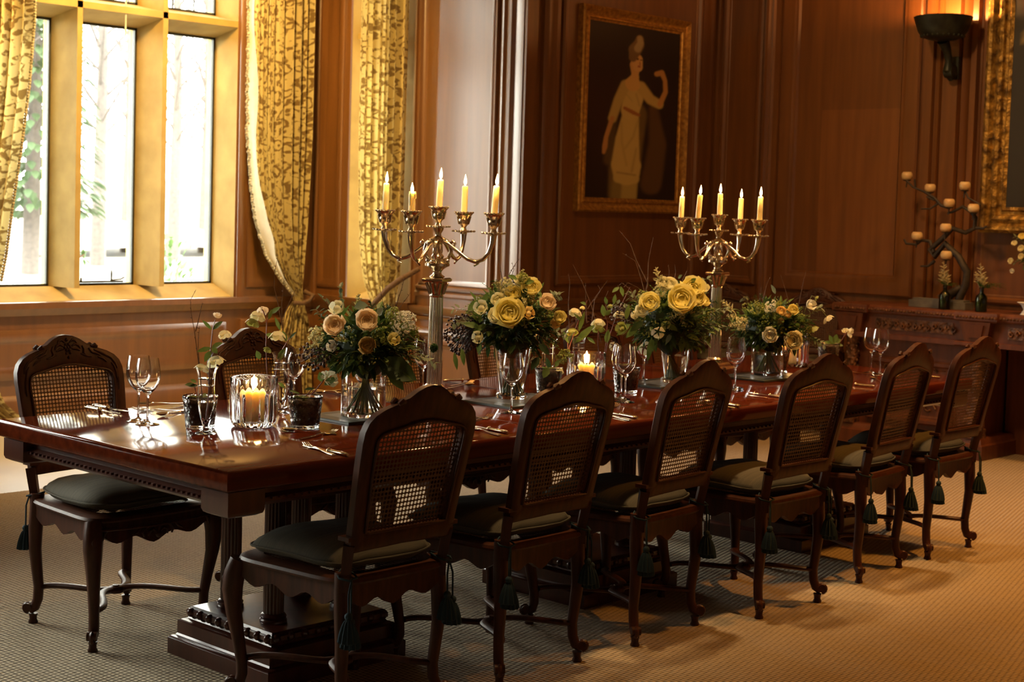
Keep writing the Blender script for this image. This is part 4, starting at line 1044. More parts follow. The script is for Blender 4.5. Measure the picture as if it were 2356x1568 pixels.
tap = lambda rt, h: [(.058,0),(.060,.003),(.060,.016),(.055,.020),(.046,.022),(.050,.045),(.054,.075),(.060,.115),(.066,.155),(rt,h)]
VS = [(3.415,3.925), (4.21,3.985), (5.20,3.97), (5.81,3.915)]
vase('round cylinder vase of bouquet stems, nearest the camera', VS[0][0], VS[0][1], cyl(.076,.165), .003, .105, z0=MZ)
vase('tapered footed vase holding the big yellow rose bouquet', VS[1][0], VS[1][1], tap(.074,.195), .003, .115, z0=MZ)
vase('tapered footed vase below the third bouquet, near the farther candelabra', VS[2][0], VS[2][1], tap(.072,.190), .003, .115, z0=MZ)
vase('round vase with bright green stems at the far bouquet', VS[3][0], VS[3][1], cyl(.074,.150), .003, .095, z0=MZ)
for (x0, y0, sx, sy, lab) in ((3.27,3.83,.34,.24,'dark slate mat under the nearest round vase'), (4.01,3.80,.38,.245,'dark slate mat under the yellow rose vase'),
                              (5.00,3.885,.38,.22,'dark slate mat under the third, tapered vase'), (5.60,3.785,.38,.25,'dark slate mat under the far green-stemmed vase')):
    t = thing('slate_mat', lab, 'mat', (x0,y0,TZ+.0002), 0, 'slate mats under the vases')
    mb = MB(); mb.stack(0,sx,0,sy,[(.001,0),(0,.001),(0,.0085),(.0015,.0098)]); mb.build('mat_board', M['slate'], t)
    mb = MB(); mb.box(.055,sx-.055,.045,sy-.045,.0085,.00995); mb.build('mat_inset', M['slate2'], t, 0)

B1 = at(846,792,5.10); B2 = at(1178,742,5.80); B3 = at(1545,742,6.50); B4 = at(1772,752,6.92)
bouquet('low bouquet of peach ranunculus and dark ferns nearest the camera', B1, 0, (.170,.125), 11, [
    ('ranunculus',772,751,22,'peach',.95), ('ranunculus',844,741,24,'peach',.95), ('ranunculus',845,796,18,'apricot',1.0), ('cup_flower',776,711,16,'cream',.7), ('cup_flower',764,797,12,'white',.9),
    ('cup_flower',906,782,13,'yellowrose',.95), ('cluster',930,742,30,'white',90), ('cluster',905,722,18,'limegreen',40), ('cluster',880,775,26,'limegreen',60), ('cluster',728,770,20,'plume',50),
    ('plume',826,720,824,675,'plume'), ('plume',815,770,800,750,'plume'), ('plume',800,780,770,778,'plume'), ('plume',735,790,712,800,'plume'),
    ('leaf',805,735,842,712,26,'darkleaf'), ('leaf',848,772,862,742,26,'leaf'), ('leaf',815,705,845,700,24,'eucalyptus'), ('leaf',868,725,880,708,18,'eucalyptus'),
    ('leaf',870,830,960,868,60,'darkleaf'), ('leaf',890,850,930,895,26,'leaf'), ('leaf',905,860,950,875,24,'leaf'),
    ('berries',722,820,40,32,90,790,800), ('twig',[(905,730,.5),(915,690,.5),(925,660,.5),(930,640,.5)],.0016), ('twig',[(890,730,.5),(880,690,.5),(872,655,.5)],.0015), ('twig',[(900,735,.5),(925,700,.5),(945,672,.5)],.0015),
    ('twig',[(930,760,.5),(965,790,.5),(985,800,.5)],.0018), ('cluster',998,800,8,'fern',30)], 190, 34, 34, stems=(VS[0][0],VS[0][1],MZ+.016,.058,.06))
bouquet('tall bouquet with a large yellow rose and dark berries', B2, 0, (.175,.150), 22, [
    ('rose',1172,722,30,'yellowrose',1.05), ('rose',1143,728,17,'cream',.95), ('cup_flower',1108,710,15,'cream',.9), ('rose',1146,692,15,'cream',.8), ('rose',1182,676,17,'yellowrose',.7), ('rose',1222,664,20,'yellowrose',.7),
    ('rose',1200,652,14,'cream',.6), ('cup_flower',1193,646,11,'cream',.6), ('rose',1258,697,17,'peach',.85), ('cup_flower',1216,722,13,'apricot',1.0), ('rose',1286,731,13,'yellowrose',.75), ('cup_flower',1275,745,12,'apricot',.75),
    ('cup_flower',1100,776,13,'hellebore',.9), ('cup_flower',1231,830,11,'hellebore',.7), ('cluster',1210,695,26,'plume',70), ('cluster',1168,655,20,'plume',50), ('cluster',1205,640,16,'limegreen',40), ('cluster',1300,820,20,'limegreen',60),
    ('plume',1155,670,1140,645,'plume'), ('plume',1198,655,1203,618,'plume'), ('plume',1190,700,1225,690,'plume'), ('plume',1205,725,1210,755,'plume'), ('plume',1170,700,1145,655,'plume'),
    ('leaf',1108,692,1075,712,22,'leaf'), ('leaf',1110,700,1122,672,14,'leaf'), ('leaf',1190,642,1170,632,12,'leaf'), ('leaf',1207,652,1228,645,14,'leaf'), ('leaf',1200,680,1212,664,18,'darkleaf'), ('leaf',1105,752,1065,742,16,'leaf'), ('leaf',1120,745,1085,765,15,'leaf'),
    ('leaf',1240,820,1222,850,18,'darkleaf'), ('leaf',1262,845,1250,868,18,'leaf'), ('leaf',1240,790,1265,815,18,'darkleaf'), ('leaf',1062,800,1068,840,12,'leaf'), ('leaf',1045,810,1052,850,11,'leaf'),
    ('berries',1062,768,40,48,190,1110,740), ('berries',1188,640,14,12,10,1165,650), ('twig',[(1160,670,.4),(1150,610,.4),(1146,580,.4),(1152,560,.4)],.0018), ('twig',[(1166,660,.4),(1172,630,.4),(1186,606,.4),(1196,594,.4)],.0020),
    ('twig',[(1175,640,.4),(1182,620,.4),(1178,602,.4)],.0014)], 190, 30, 34, stems=(VS[1][0],VS[1][1],MZ+.020,.036,.05))
bouquet('wide bouquet of pale yellow roses with trailing eucalyptus by the farther candelabra', B3, 0, (.190,.150), 33, [
    ('rose',1567,692,30,'yellowrose',1.05), ('rose',1592,666,24,'yellowrose',.8), ('rose',1497,698,21,'yellowrose',.95), ('rose',1480,714,15,'cream',.95), ('rose',1541,656,15,'cream',.7), ('rose',1525,652,13,'cream',.7), ('rose',1602,688,18,'yellowrose',.9),
    ('cup_flower',1620,664,11,'hellebore',.6), ('rose',1620,694,11,'yellowrose',.8), ('hellebore',1514,764,13,'cream',1.0), ('hellebore',1532,747,10,'limegreen',1.0), ('cup_flower',1432,757,13,'limegreen',.8), ('cup_flower',1462,725,9,'cream',.9), ('hellebore',1412,796,10,'cream',.4), ('hellebore',1484,800,16,'cream',.7),
    ('cluster',1520,670,16,'plume',50), ('cluster',1560,715,22,'plume',60), ('cluster',1480,680,14,'limegreen',30),
    ('plume',1522,665,1508,614,'plume'), ('plume',1535,665,1520,635,'plume'), ('plume',1555,715,1575,745,'plume'), ('plume',1555,705,1600,720,'plume'), ('plume',1520,690,1512,665,'plume'), ('plume',1550,700,1540,760,'plume'),
    ('leaf',1440,735,1447,700,12,'leaf'), ('leaf',1450,745,1418,770,16,'leaf'), ('leaf',1470,748,1440,775,18,'leaf'), ('leaf',1580,770,1610,780,14,'leaf'), ('leaf',1570,775,1568,810,16,'leaf'), ('leaf',1535,745,1560,760,14,'leaf'), ('leaf',1500,775,1490,830,14,'leaf'), ('leaf',1545,765,1532,790,11,'eucalyptus'),
    ('leaf',1560,640,1568,632,8,'leaf'), ('leaf',1590,650,1600,640,12,'leaf'), ('leaf',1480,740,1450,760,18,'darkleaf'),
    ('berries',1428,722,24,26,60,1460,740), ('twig',[(1480,700,.4),(1490,650,.4),(1465,600,.4),(1450,560,.4),(1425,530,.4)],.0024), ('twig',[(1485,680,.4),(1475,640,.4),(1462,600,.4),(1432,582,.4)],.0018), ('twig',[(1490,660,.4),(1492,600,.4),(1503,546,.4)],.0018),
    ('twig',[(1470,700,.4),(1450,665,.4),(1430,650,.4),(1420,662,.4)],.0016), ('twig',[(1535,660,.4),(1540,630,.4),(1538,608,.4)],.0014), ('twig',[(1550,650,.4),(1555,625,.4),(1552,608,.4)],.0014), ('twig',[(1570,645,.4),(1582,620,.4)],.0014)],
    210, 22, 40, stems=(VS[2][0],VS[2][1],MZ+.020,.034,.05))
bouquet('green bouquet with white ranunculus and yellow buds at the far end of the table', B4, 0, (.180,.120), 44, [
    ('ranunculus',1771,771,15,'white',1.0), ('ranunculus',1822,783,20,'cream',.9), ('rose',1797,716,10,'apricot',.9), ('rose',1810,722,9,'apricot',.9), ('rose',1824,714,11,'yellowrose',.85), ('cup_flower',1863,703,11,'white',.5), ('cup_flower',1796,738,6,'apricot',.9),
    ('cluster',1775,706,17,'white',60), ('cluster',1742,710,16,'limegreen',50), ('cluster',1762,742,20,'limegreen',60), ('cluster',1705,745,16,'plume',50), ('cluster',1790,700,9,'limegreen',30),
    ('plume',1690,718,1660,690,'plume'), ('plume',1700,730,1672,725,'plume'), ('plume',1705,745,1676,748,'plume'), ('plume',1745,720,1742,690,'limegreen'), ('leaf',1740,770,1752,745,14,'eucalyptus'), ('leaf',1784,676,1776,655,10,'eucalyptus'),
    ('stemflower',[(1850,735),(1872,715),(1890,712),(1902,728)],12,'cream'), ('stemflower',[(1845,745),(1860,740),(1868,752)],12,'limegreen'), ('stemflower',[(1850,720),(1857,700),(1868,680),(1876,684)],6,'limegreen'),
    ('twig',[(1830,730,.3),(1840,690,.3),(1848,650,.3),(1855,622,.3)],.0020), ('twig',[(1818,710,.3),(1808,670,.3),(1796,632,.3)],.0018), ('twig',[(1750,710,.3),(1758,680,.3),(1764,655,.3),(1772,637,.3)],.0018), ('twig',[(1745,705,.3),(1752,660,.3)],.0014)],
    190, 34, 40, stems=(VS[3][0],VS[3][1],MZ+.016,.05,.05))

# bud vases with hellebore sprays and twigs
def spray(lab, C, stems_, flowers, leaves, twigs, grp='hellebore sprays in bud vases and tumblers'):
    """pixel polylines at the depth of C; C = foot of the spray (world)"""
    t = thing('hellebore_spray', lab, 'flowers', C, 0, grp); d = (C-CAM).dot(fw); rnd = random.Random(int(C.x*1000))
    L_ = lambda x, y, o=0: at(x, y, d-o) - C
    for pts in stems_:
        mb = MB(); P_ = [V((0,0,.02))] + [L_(x,y) for x, y in pts] if pts[0] == 0 else [L_(x,y) for x, y in pts]
        mb.tube(P_, [.0022-.0010*i/len(P_) for i in range(len(P_))], 6); mb.build('stem', M['redstem'], t, 60)
    for x, y, r_, m, dx, dy in flowers:
        mb = MB(); ax = (rr*dx - uu*dy + VW*.35).normalized(); petals(mb, L_(x,y,.01), ax, [(5,r_*1.15/3528*d,1.62,.70,0),(3,r_/3528*d*.8,1.9,.6,.4)], int(x)); mb.build('hellebore', M[m], t, 70)
    for x, y, qx, qy, w_, m in leaves:
        mb = MB(); a, b = L_(x,y), L_(qx,qy,.01); leaf(mb, a, b-a, (b-a).length, w_/3528*d, up=VW+V((0,0,.7)), curl=.05); mb.build('leaf', M[m], t, 60)
    for pts in twigs:
        mb = MB(); bud_twigs(mb, [L_(x,y) for x, y in pts], rnd, .0016); mb.build('twig', M['twig'], t, 60)
    return t
def onz(px, py, z=TZ):
    d = fw + rr*((px-1178)/3528) - uu*((py-685.4)/3528); k = (z-1.5)/d.z; return CAM + d*k
V1, V2, V3, V4 = (2.792,3.951), (3.28,4.20), (4.56,4.12), (4.86,4.22)
bud_vase(*V1, 'slender bud vase standing in front of the left planted tumbler'); bud_vase(*V2, 'slender bud vase behind the nearest candle jar')
bud_vase(*V3, 'slender bud vase just left of the middle candle jar'); bud_vase(*V4, 'slender bud vase behind the middle candle jar')
spray('hellebore sprig and bare twigs in the leftmost bud vase', V((*V1,TZ+.045)), [[(474,965),(480,900),(485,800),(489,760),(495,735)]],
      [(516,765,13,'hellebore',.2,1),(495,825,16,'hellebore',.3,1),(466,842,13,'hellebore',-.3,1),(500,728,8,'peach',.3,-1)],
      [(487,758,465,735,9,'leaf'),(490,758,512,738,14,'leaf'),(487,800,452,808,14,'leaf'),(486,800,512,787,14,'leaf'),(486,806,470,832,16,'leaf'),(488,800,500,812,14,'leaf')],
      [[(470,975),(462,880),(455,820),(448,765),(440,720),(438,690),(451,666)],[(450,762),(457,735),(462,712),(466,695)],[(460,860),(456,800),(457,770),(460,750)]])
spray('tall nodding hellebore with fine twigs behind the nearest candle jar', V((*V2,TZ+.045)), [[(622,925),(614,850),(612,790),(614,740),(622,718)],[(622,925),(640,830),(652,800),(672,768)],[(614,742),(606,715),(596,708)]],
      [(595,722,15,'hellebore',-.2,.8),(583,738,13,'limegreen',-.3,1),(600,712,12,'peach',.4,.5),(640,768,16,'hellebore',0,1),(617,802,8,'limegreen',-.3,.6)],
      [(622,722,645,705,13,'leaf'),(618,735,626,710,10,'leaf'),(645,760,632,728,9,'leaf'),(630,775,612,768,14,'leaf'),(640,830,655,800,16,'leaf'),(598,826,590,806,14,'leaf'),(660,785,650,760,10,'leaf'),(664,780,682,762,7,'darkleaf')],
      [[(650,755),(640,700),(631,660),(632,625),(640,585)],[(650,760),(655,720),(668,690),(682,662)],[(650,755),(648,700),(652,660),(655,618)],[(652,770),(665,800),(660,830)]])
spray('hellebore sprigs left of the middle candle jar', V((*V3,TZ+.045)), [[(1308,880),(1309,800),(1330,740),(1352,690)],[(1308,860),(1306,790),(1312,760)]],
      [(1325,715,13,'hellebore',-.4,1),(1314,760,12,'limegreen',.2,.8),(1340,706,5,'yellowrose',0,1)],
      [(1322,790,1368,745,18,'leaf'),(1332,762,1345,715,11,'leaf'),(1310,790,1296,762,12,'leaf'),(1350,700,1335,695,9,'leaf'),(1340,740,1320,720,8,'leaf'),(1350,775,1370,790,9,'leaf')],
      [[(1310,760),(1308,700),(1311,650),(1308,628)],[(1330,760),(1322,720),(1345,700)],[(1350,740),(1348,690),(1347,650)],[(1352,710),(1372,680),(1398,645)]])
spray('hellebore sprigs in the bud vase behind the middle candle jar', V((*V4,TZ+.045)), [[(1384,870),(1376,790),(1376,755)],[(1386,860),(1394,790),(1398,740),(1386,708)],[(1386,860),(1400,780),(1420,720),(1450,660)]],
      [(1376,738,13,'hellebore',0,1),(1377,752,11,'limegreen',0,1),(1426,720,12,'hellebore',-.1,1),(1404,702,6,'limegreen',0,1)],
      [(1395,790,1400,757,14,'leaf'),(1390,728,1386,700,14,'leaf'),(1392,725,1408,712,12,'leaf'),(1412,700,1416,676,10,'leaf'),(1425,660,1408,672,10,'leaf'),(1428,658,1434,682,10,'leaf'),(1396,700,1392,682,9,'leaf')],
      [[(1384,790),(1360,700),(1340,650),(1318,608)],[(1362,740),(1368,690),(1382,668),(1376,655)],[(1400,720),(1390,690),(1400,668)],[(1436,660),(1445,650),(1470,662)]])
T1, T2, T3, T4, T5, T6 = (2.848,4.062), (3.122,3.872), (4.50,4.06), (4.79,3.90), (6.02,4.00), (6.62,4.10)
for p_, lab in ((T1,'dimpled glass tumbler of dark soil behind the leftmost bud vase'), (T2,'dimpled glass tumbler of dark soil right of the nearest candle jar'), (T3,'dimpled glass tumbler left of the middle candle jar'),
                (T4,'dimpled glass tumbler of dark soil behind the middle pair of wine glasses'), (T5,'dimpled glass tumbler of dark soil right of the far green-stemmed vase'), (T6,'dimpled glass tumbler at the far end in front of the sideboard')):
    tumbler(*p_, lab)
spray('short hellebore leaves growing from the leftmost tumbler', V((*T1,TZ+.10)), [[(455,915),(448,890),(440,882)]], [], [(450,885,425,884,12,'leaf'),(452,880,438,872,9,'leaf'),(455,886,434,888,10,'darkleaf'),(462,912,476,905,10,'leaf')], [[(480,905),(485,880),(490,872)]])
spray('white hellebore leaning from the tumbler right of the nearest candle', V((*T2,TZ+.10)), [[(715,908),(728,895),(740,880),(746,872)],[(704,910),(715,898),(722,890)]],
      [(758,872,14,'cream',.3,-.1),(750,864,9,'white',-.3,-.3)], [(745,885,775,868,20,'leaf'),(742,878,735,855,18,'leaf'),(655,892,640,878,9,'leaf'),(690,905,665,897,6,'leaf'),(700,895,725,893,8,'darkleaf')], [[(690,908),(672,900),(655,892)]])
spray('trailing sprig over the tumbler left of the middle candle', V((*T3,TZ+.10)), [[(1262,862),(1275,840),(1290,815)]], [(1284,850,11,'hellebore',0,1)], [(1260,860,1248,842,12,'leaf'),(1265,850,1258,822,12,'darkleaf'),(1275,845,1290,825,12,'leaf'),(1288,835,1300,820,10,'leaf')], [])
spray('small hellebore sprout in the far tumbler before the sideboard', V((*T6,TZ+.10)), [[(1925,795),(1938,780),(1945,768),(1948,758)]], [(1953,764,9,'cream',.6,.1),(1944,762,6,'cream',-.2,-.6)],
      [(1918,795,1908,770,14,'leaf'),(1920,790,1925,768,14,'leaf'),(1922,788,1935,780,13,'leaf'),(1915,792,1897,785,12,'leaf'),(1926,792,1940,795,9,'leaf')], [])

# ------------------------------------------------------------------ cutlery
cut = {}
def fork_mesh():
    mb = MB(); L = .19
    def prof(s): return .004+.010*math.exp(-((s-.62)/.10)**2)-.004*math.exp(-((s-.0)/.2)**2)+.006*math.exp(-((s-.22)/.2)**2)
    mb.tube([(0,0,.003),(.03,0,.003),(.07,0,.004),(.10,0,.007),(.122,0,.008),(.130,0,.006)], [.007,.0075,.0045,.003,.003,.005], 8, ry=.4)
    mb.tube([(.125,0,.006),(.135,0,.004),(.148,0,.003),(.152,0,.0032)], [.005,.0105,.0125,.0122], 8, ry=.16, up=(0,0,1))
    for k in range(4):
        y = (k-1.5)*.0062; mb.tube([(.149,y,.0035),(.165,y,.004),(.18,y,.007),(.192,y*.95,.012)], [.0020,.0019,.0017,.0010], 6)
    return mb
def knife_mesh():
    mb = MB(); mb.tube([(0,0,.006),(.01,0,.006),(.03,0,.006),(.075,0,.006),(.085,0,.006)], [.005,.0085,.0075,.0070,.008], 8, ry=.7)
    mb.lathe([(.008,0),(.0095,.003),(.006,.008)], (.085,0,.006), 10, axis=(1,0,0))
    out = [(.09,-.005),(.12,-.009),(.18,-.009),(.205,-.004),(.212,.003),(.20,.006),(.09,.005)]; n = len(out)
    mb.add([(x,y,.0045) for x,y in out]+[(x,y,.0062) for x,y in out], [tuple(range(n-1,-1,-1)), tuple(range(n,2*n))]+[(i,(i+1)%n,(i+1)%n+n,i+n) for i in range(n)]); return mb
def spoon_mesh():
    mb = MB(); mb.tube([(0,0,.003),(.03,0,.003),(.07,0,.004),(.10,0,.007),(.125,0,.008),(.135,0,.006)], [.007,.0075,.0045,.003,.003,.004], 8, ry=.4)
    def fn(u, v):
        a = u*2*PI; r_ = v; x = .160+.028*r_*math.cos(a); y = .0175*r_*math.sin(a); return (x, y, .0015+.0075*r_*r_)
    mb.grid(20, 5, fn); mb.grid(20, 5, lambda u, v: (lambda p_: (p_[0], p_[1], p_[2]+.0012))(fn(u, v))); return mb
def cutlery(kind, a, b, lab):
    """a = handle end, b = tip (pixels on the table plane)"""
    pa, pb_ = onz(*a), onz(*b); d = pb_-pa; ang = math.atan2(d.y, d.x)
    if kind not in cut:
        mb = {'fork':fork_mesh,'knife':knife_mesh,'spoon':spoon_mesh}[kind](); o = mb.build(kind, M['cutlery'], None, 60); cut[kind] = o; tag(o, lab, kind, 'silver cutlery laid on the table')
    else: o = cut[kind].copy(); COL.objects.link(o); o['label'] = lab
    o.location = (pa.x, pa.y, TZ+.0004); o.rotation_euler = (0,0,ang)
CU = [('fork',(768,1048),(668,1014),'fork with fanned tines nearest the camera, left of the nearest chair'), ('knife',(800,1050),(708,1030),'knife handle running behind the nearest chair back'),
      ('fork',(690,1012),(790,992),'dessert fork just beneath the soil tumbler'), ('spoon',(775,1000),(674,993),'dessert spoon just beneath the soil tumbler'),
      ('fork',(1078,974),(1150,953),'dessert fork before the yellow rose vase'), ('spoon',(1125,965),(1060,957),'dessert spoon between the first two near chairs'), ('knife',(1168,998),(1080,982),'knife between the first two near chairs'), ('fork',(1150,1003),(1062,980),'dinner fork between the first two near chairs'),
      ('fork',(1385,947),(1440,926),'dessert fork at the foot of the middle wine glasses'), ('knife',(1466,964),(1380,947),'knife between the second and third near chairs'), ('fork',(1450,968),(1378,954),'dinner fork between the second and third near chairs'),
      ('knife',(1703,937),(1640,926),'knife between the third and fourth near chairs'), ('fork',(1692,940),(1630,931),'dinner fork between the third and fourth near chairs'), ('knife',(1812,918),(1748,909),'knife touching the fourth near chair'),
      ('knife',(2012,891),(1945,884),'knife handle left of the fifth near chair'), ('spoon',(2035,882),(1975,860),'spoon under the far pair of wine glasses'), ('fork',(1962,857),(2026,866),'fork under the far pair of wine glasses'),
      ('knife',(2163,871),(2105,864),'knife between the fifth and sixth near chairs'),
      ('knife',(196,939),(292,958),'silver knife lying left of the leftmost wine glasses'), ('knife',(214,935),(300,951),'second silver knife just behind the leftmost one'), ('fork',(432,948),(345,945),'fork right of the leftmost wine glasses'), ('spoon',(440,930),(372,931),'spoon at the far table edge left of the tumbler'), ('spoon',(430,944),(350,962),'spoon right of the leftmost wine glasses'),
      ('fork',(715,897),(785,905),'fork behind the soil tumbler near the window side'), ('spoon',(790,897),(720,908),'spoon behind the soil tumbler near the window side'),
      ('knife',(1020,878),(1085,876),'knife right of the nearer candelabra'), ('spoon',(1030,895),(1112,882),'spoon right of the nearer candelabra'), ('fork',(1035,890),(1118,875),'fork right of the nearer candelabra')]
for k, a, b, lab in CU: cutlery(k, a, b, lab)

# ------------------------------------------------------------------ portrait and second painting
def painting(name, lab, o, ex, n, w, h, fw_, prof, paint, gm, nx=110, ny=170):
    """o lower-left outer corner on wall, ex along wall, n out of the wall"""
    t = thing(name, lab, 'painting', o, 0); ex = V(ex); n = V(n); ez = V((0,0,1))
    mb = MB(); frame_loop(mb, (0,0,0), ex, ez, n, w, h, prof); mb.build('frame', gm, t, 30)
    mb = MB(); d = prof[-1][1]-.002; iw, ih = w-2*fw_+.01, h-2*fw_+.01
    mb.grid(nx, ny, lambda u, v: ex*(fw_-.005+u*iw) + ez*(fw_-.005+v*ih) + n*d)
    cv = mb.build('canvas', M['canvas'], t, 60); ca = cv.data.color_attributes.new('paint', 'FLOAT_COLOR', 'POINT')
    buf = []
    for j in range(ny+1):
        for i in range(nx+1): buf += [*paint(i/nx, j/ny), 1]
    ca.data.foreach_set('color', buf); return t
m, nt, b = newmat('painted_canvas'); pb(b, (0,0,0), .5, coat=.15, coatr=.25); at_ = nt.nodes.new('ShaderNodeAttribute'); at_.attribute_name = 'paint'; nt.links.new(at_.outputs['Color'], b.inputs['Base Color']); M['canvas'] = m
def capsule(px, py, chain):
    best = 9
    for (x0,y0,r0_), (x1,y1,r1_) in zip(chain, chain[1:]):
        dx, dy = x1-x0, y1-y0; q = dx*dx+dy*dy+1e-9; k = max(0, min(1, ((px-x0)*dx+(py-y0)*dy)/q)); best = min(best, math.hypot(px-x0-k*dx, py-y0-k*dy)-(r0_+(r1_-r0_)*k))
    return best
# figure drawn on a 1.0 (wide) x 1.83 (tall) canvas, y up
SH = [([(.72,.98,.05),(.78,.60,.10),(.72,.18,.12)], (.11,.055,.018), .06), ([(.30,1.0,.03),(.26,.66,.05),(.24,.40,.05)], (.10,.06,.02), .05),
      ([(.52,.90,.13),(.46,.60,.15),(.42,.30,.17),(.40,.06,.15)], (.16,.10,.03), .05),
      ([(.36,.16,.07),(.34,-.2,.07)], (.24,.17,.05), .05), ([(.48,.18,.085),(.47,-.2,.09)], (.42,.31,.09), .04), ([(.47,.92,.085),(.44,.62,.13),(.43,.36,.155),(.44,.30,.15)], (.58,.42,.13), .03), ([(.35,.22,.05),(.535,.22,.05)], (.56,.41,.125), .03), ([(.35,.36,.07),(.52,.36,.08)], (.58,.42,.13), .03),
      ([(.48,1.18,.105),(.49,1.08,.11),(.46,.94,.10)], (.60,.44,.14), .025), ([(.40,1.20,.055),(.33,1.04,.05),(.27,.84,.045)], (.50,.36,.11), .03),
      ([(.57,1.20,.06),(.68,1.08,.055),(.78,1.04,.05)], (.54,.38,.11), .03), ([(.27,.84,.024),(.21,.64,.022),(.20,.54,.028),(.19,.48,.018)], (.50,.25,.08), .02),
      ([(.79,1.04,.030),(.85,1.18,.026),(.84,1.30,.024),(.80,1.38,.030),(.74,1.36,.026)], (.55,.28,.08), .02), ([(.50,1.30,.045),(.48,1.23,.085)], (.66,.40,.12), .02),
      ([(.50,1.42,.06),(.50,1.31,.035)], (.66,.38,.12), .015), ([(.515,1.48,.066),(.53,1.41,.052)], (.70,.42,.15), .012), ([(.47,1.50,.045),(.49,1.58,.07),(.53,1.64,.06),(.54,1.70,.045)], (.20,.12,.05), .02),
      ([(.52,1.60,.04),(.55,1.66,.035),(.54,1.71,.03)], (.42,.32,.16), .02), ([(.52,1.492,.010),(.530,1.490,.008)], (.12,.05,.02), .008), ([(.560,1.486,.008),(.568,1.484,.007)], (.12,.05,.02), .008), ([(.548,1.46,.006),(.553,1.437,.008)], (.45,.2,.07), .008), ([(.535,1.415,.009),(.552,1.413,.008)], (.42,.10,.04), .008),
      ([(.40,.96,.018),(.50,.92,.022),(.56,.90,.015)], (.36,.13,.035), .012), ([(.52,1.12,.004),(.56,1.0,.004)], (.40,.27,.08), .035), ([(.42,1.10,.003),(.48,1.04,.003)], (.44,.31,.09), .03),
      ([(.55,.84,.004),(.50,.66,.006),(.42,.54,.004)], (.40,.28,.08), .05), ([(.37,.80,.003),(.38,.60,.006),(.44,.36,.004)], (.42,.29,.08), .05), ([(.54,.54,.003),(.50,.30,.008)], (.36,.25,.07), .05), ([(.34,.28,.006),(.54,.26,.006)], (.28,.18,.05), .03)]
def paint_lady(u, v):
    x, y = u, v*1.83; c = [.018+.012*math.exp(-((x-.2)**2+(y-.9)**2)*3), .010, .006]
    for chain, col, s_ in SH:
        k = max(0, min(1, .5 - capsule(x, y, chain)/s_)); k = k*k*(3-2*k); c = [a+(b_-a)*k for a, b_ in zip(c, col)]
    return c
painting('portrait_painting', 'gilt-framed portrait of a woman in a pale gown on the dark panelling', (7.965,YP-.006,1.49), (1,0,0), (0,-1,0), 1.215, 1.42, .10,
         [(0,0),(0,.045),(.012,.055),(.025,.045),(.032,.040),(.05,.028),(.062,.024),(.07,.034),(.08,.036),(.088,.026),(.10,.022)], paint_lady, M['gilt'])
def paint_dark(u, v):
    c = [.022,.022,.016]
    for chain, col, s_ in [([(.35,.9,.25),(.5,.6,.3)], (.03,.028,.022), .2), ([(.05,.66,.012),(.14,.655,.014)], (.5,.36,.10), .02), ([(.08,.9,.05),(.1,.8,.04)], (.10,.02,.01), .08), ([(.3,.3,.1),(.6,.25,.15)], (.06,.04,.02), .2)]:
        k = max(0, min(1, .5-capsule(u, v, chain)/s_)); c = [a+(b_-a)*k for a, b_ in zip(c, col)]
    return c
painting('oil_painting', 'dark oil painting in an ornate carved gilt frame at the right edge', (XR-.05,4.75,1.43), (0,-1,0), (-1,0,0), 1.9, 2.0, .17,
         [(0,0),(0,.06),(.02,.075),(.04,.07),(.06,.045),(.09,.06),(.11,.05),(.12,.03),(.14,.03),(.15,.04),(.17,.03)], paint_dark, M['giltcarved'], 40, 40)

# ------------------------------------------------------------------ wall sconce
t = thing('wall_sconce', 'green-bronze bowl uplighter on a scrolled bracket high on the right wall', 'wall light', (XR-.06,4.99,2.47))
mb = MB(); prof = [(.02,.205),(.09,.215),(.135,.235),(.160,.27),(.182,.335),(.190,.36),(.184,.365),(.170,.335),(.150,.28),(.12,.25),(.02,.235)]
mb.lathe(prof, (-.20,0,0), 32); mb.build('bowl', M['bronze'], t, 50)
mb = MB()
for k in range(24): a = k*PI/12; mb.ball((-.20+.137*math.cos(a), .137*math.sin(a), .238), .009, 6, 4)
mb.build('bead_rim', M['bronze'], t)
mb = MB(); mb.tube([(-.01,0,.02),(-.06,0,-.01),(-.11,0,.03),(-.10,0,.09),(-.13,0,.15),(-.19,0,.21)], [.03,.035,.03,.025,.028,.04], 10); mb.lathe([(.045,-.03),(.045,.03)], (-.075,0,.02), 16, axis=(0,1,0)); mb.box(-.03,0,-.035,.035,-.03,.12)
mb.build('bracket', M['bronze'], t, 50)
mb = MB(); mb.ball((-.20,0,.30), .025, 10, 6); mb.build('bulb', M['bulbglass'], t)
light('sconce_light', 'POINT', (XR-.26,4.99,2.82), (1.,.42,.12), 22, .04)

# ------------------------------------------------------------------ sideboard
SX0, SX1 = 8.98, XR-.075
t = thing('sideboard', 'long carved oak sideboard with breakfront corners against the right wall', 'sideboard', (SX1,5.50,0))
D = SX1-SX0       # local: x from -D (front) to 0, y from 0 going to -y
def seg(y0, y1, pr):   # top and frieze segment between y0>y1 projecting pr
    mb = MB(); mb.stack(-D-pr, 0, y1, y0, [(.01,.875),(.0,.885),(0,.892),(-.0,.90),(.004,.918),(.014,.926),(.016,.93)]); return mb
seg(.01,-2.6,0).build('top', M['sideboard'], t, 30)
mb = MB(); mb.stack(-D-.03,-.1,-.235,.03,[(.01,.872),(0,.882),(0,.92),(.006,.931)]); mb.build('breakfront_cap', M['sideboard'], t, 30)
mb = MB(); mb.stack(-D-.03,-.1,-1.15,-.86,[(.01,.872),(0,.882),(0,.92),(.006,.931)]); mb.build('breakfront_cap', M['sideboard'], t, 30)
mb = MB()
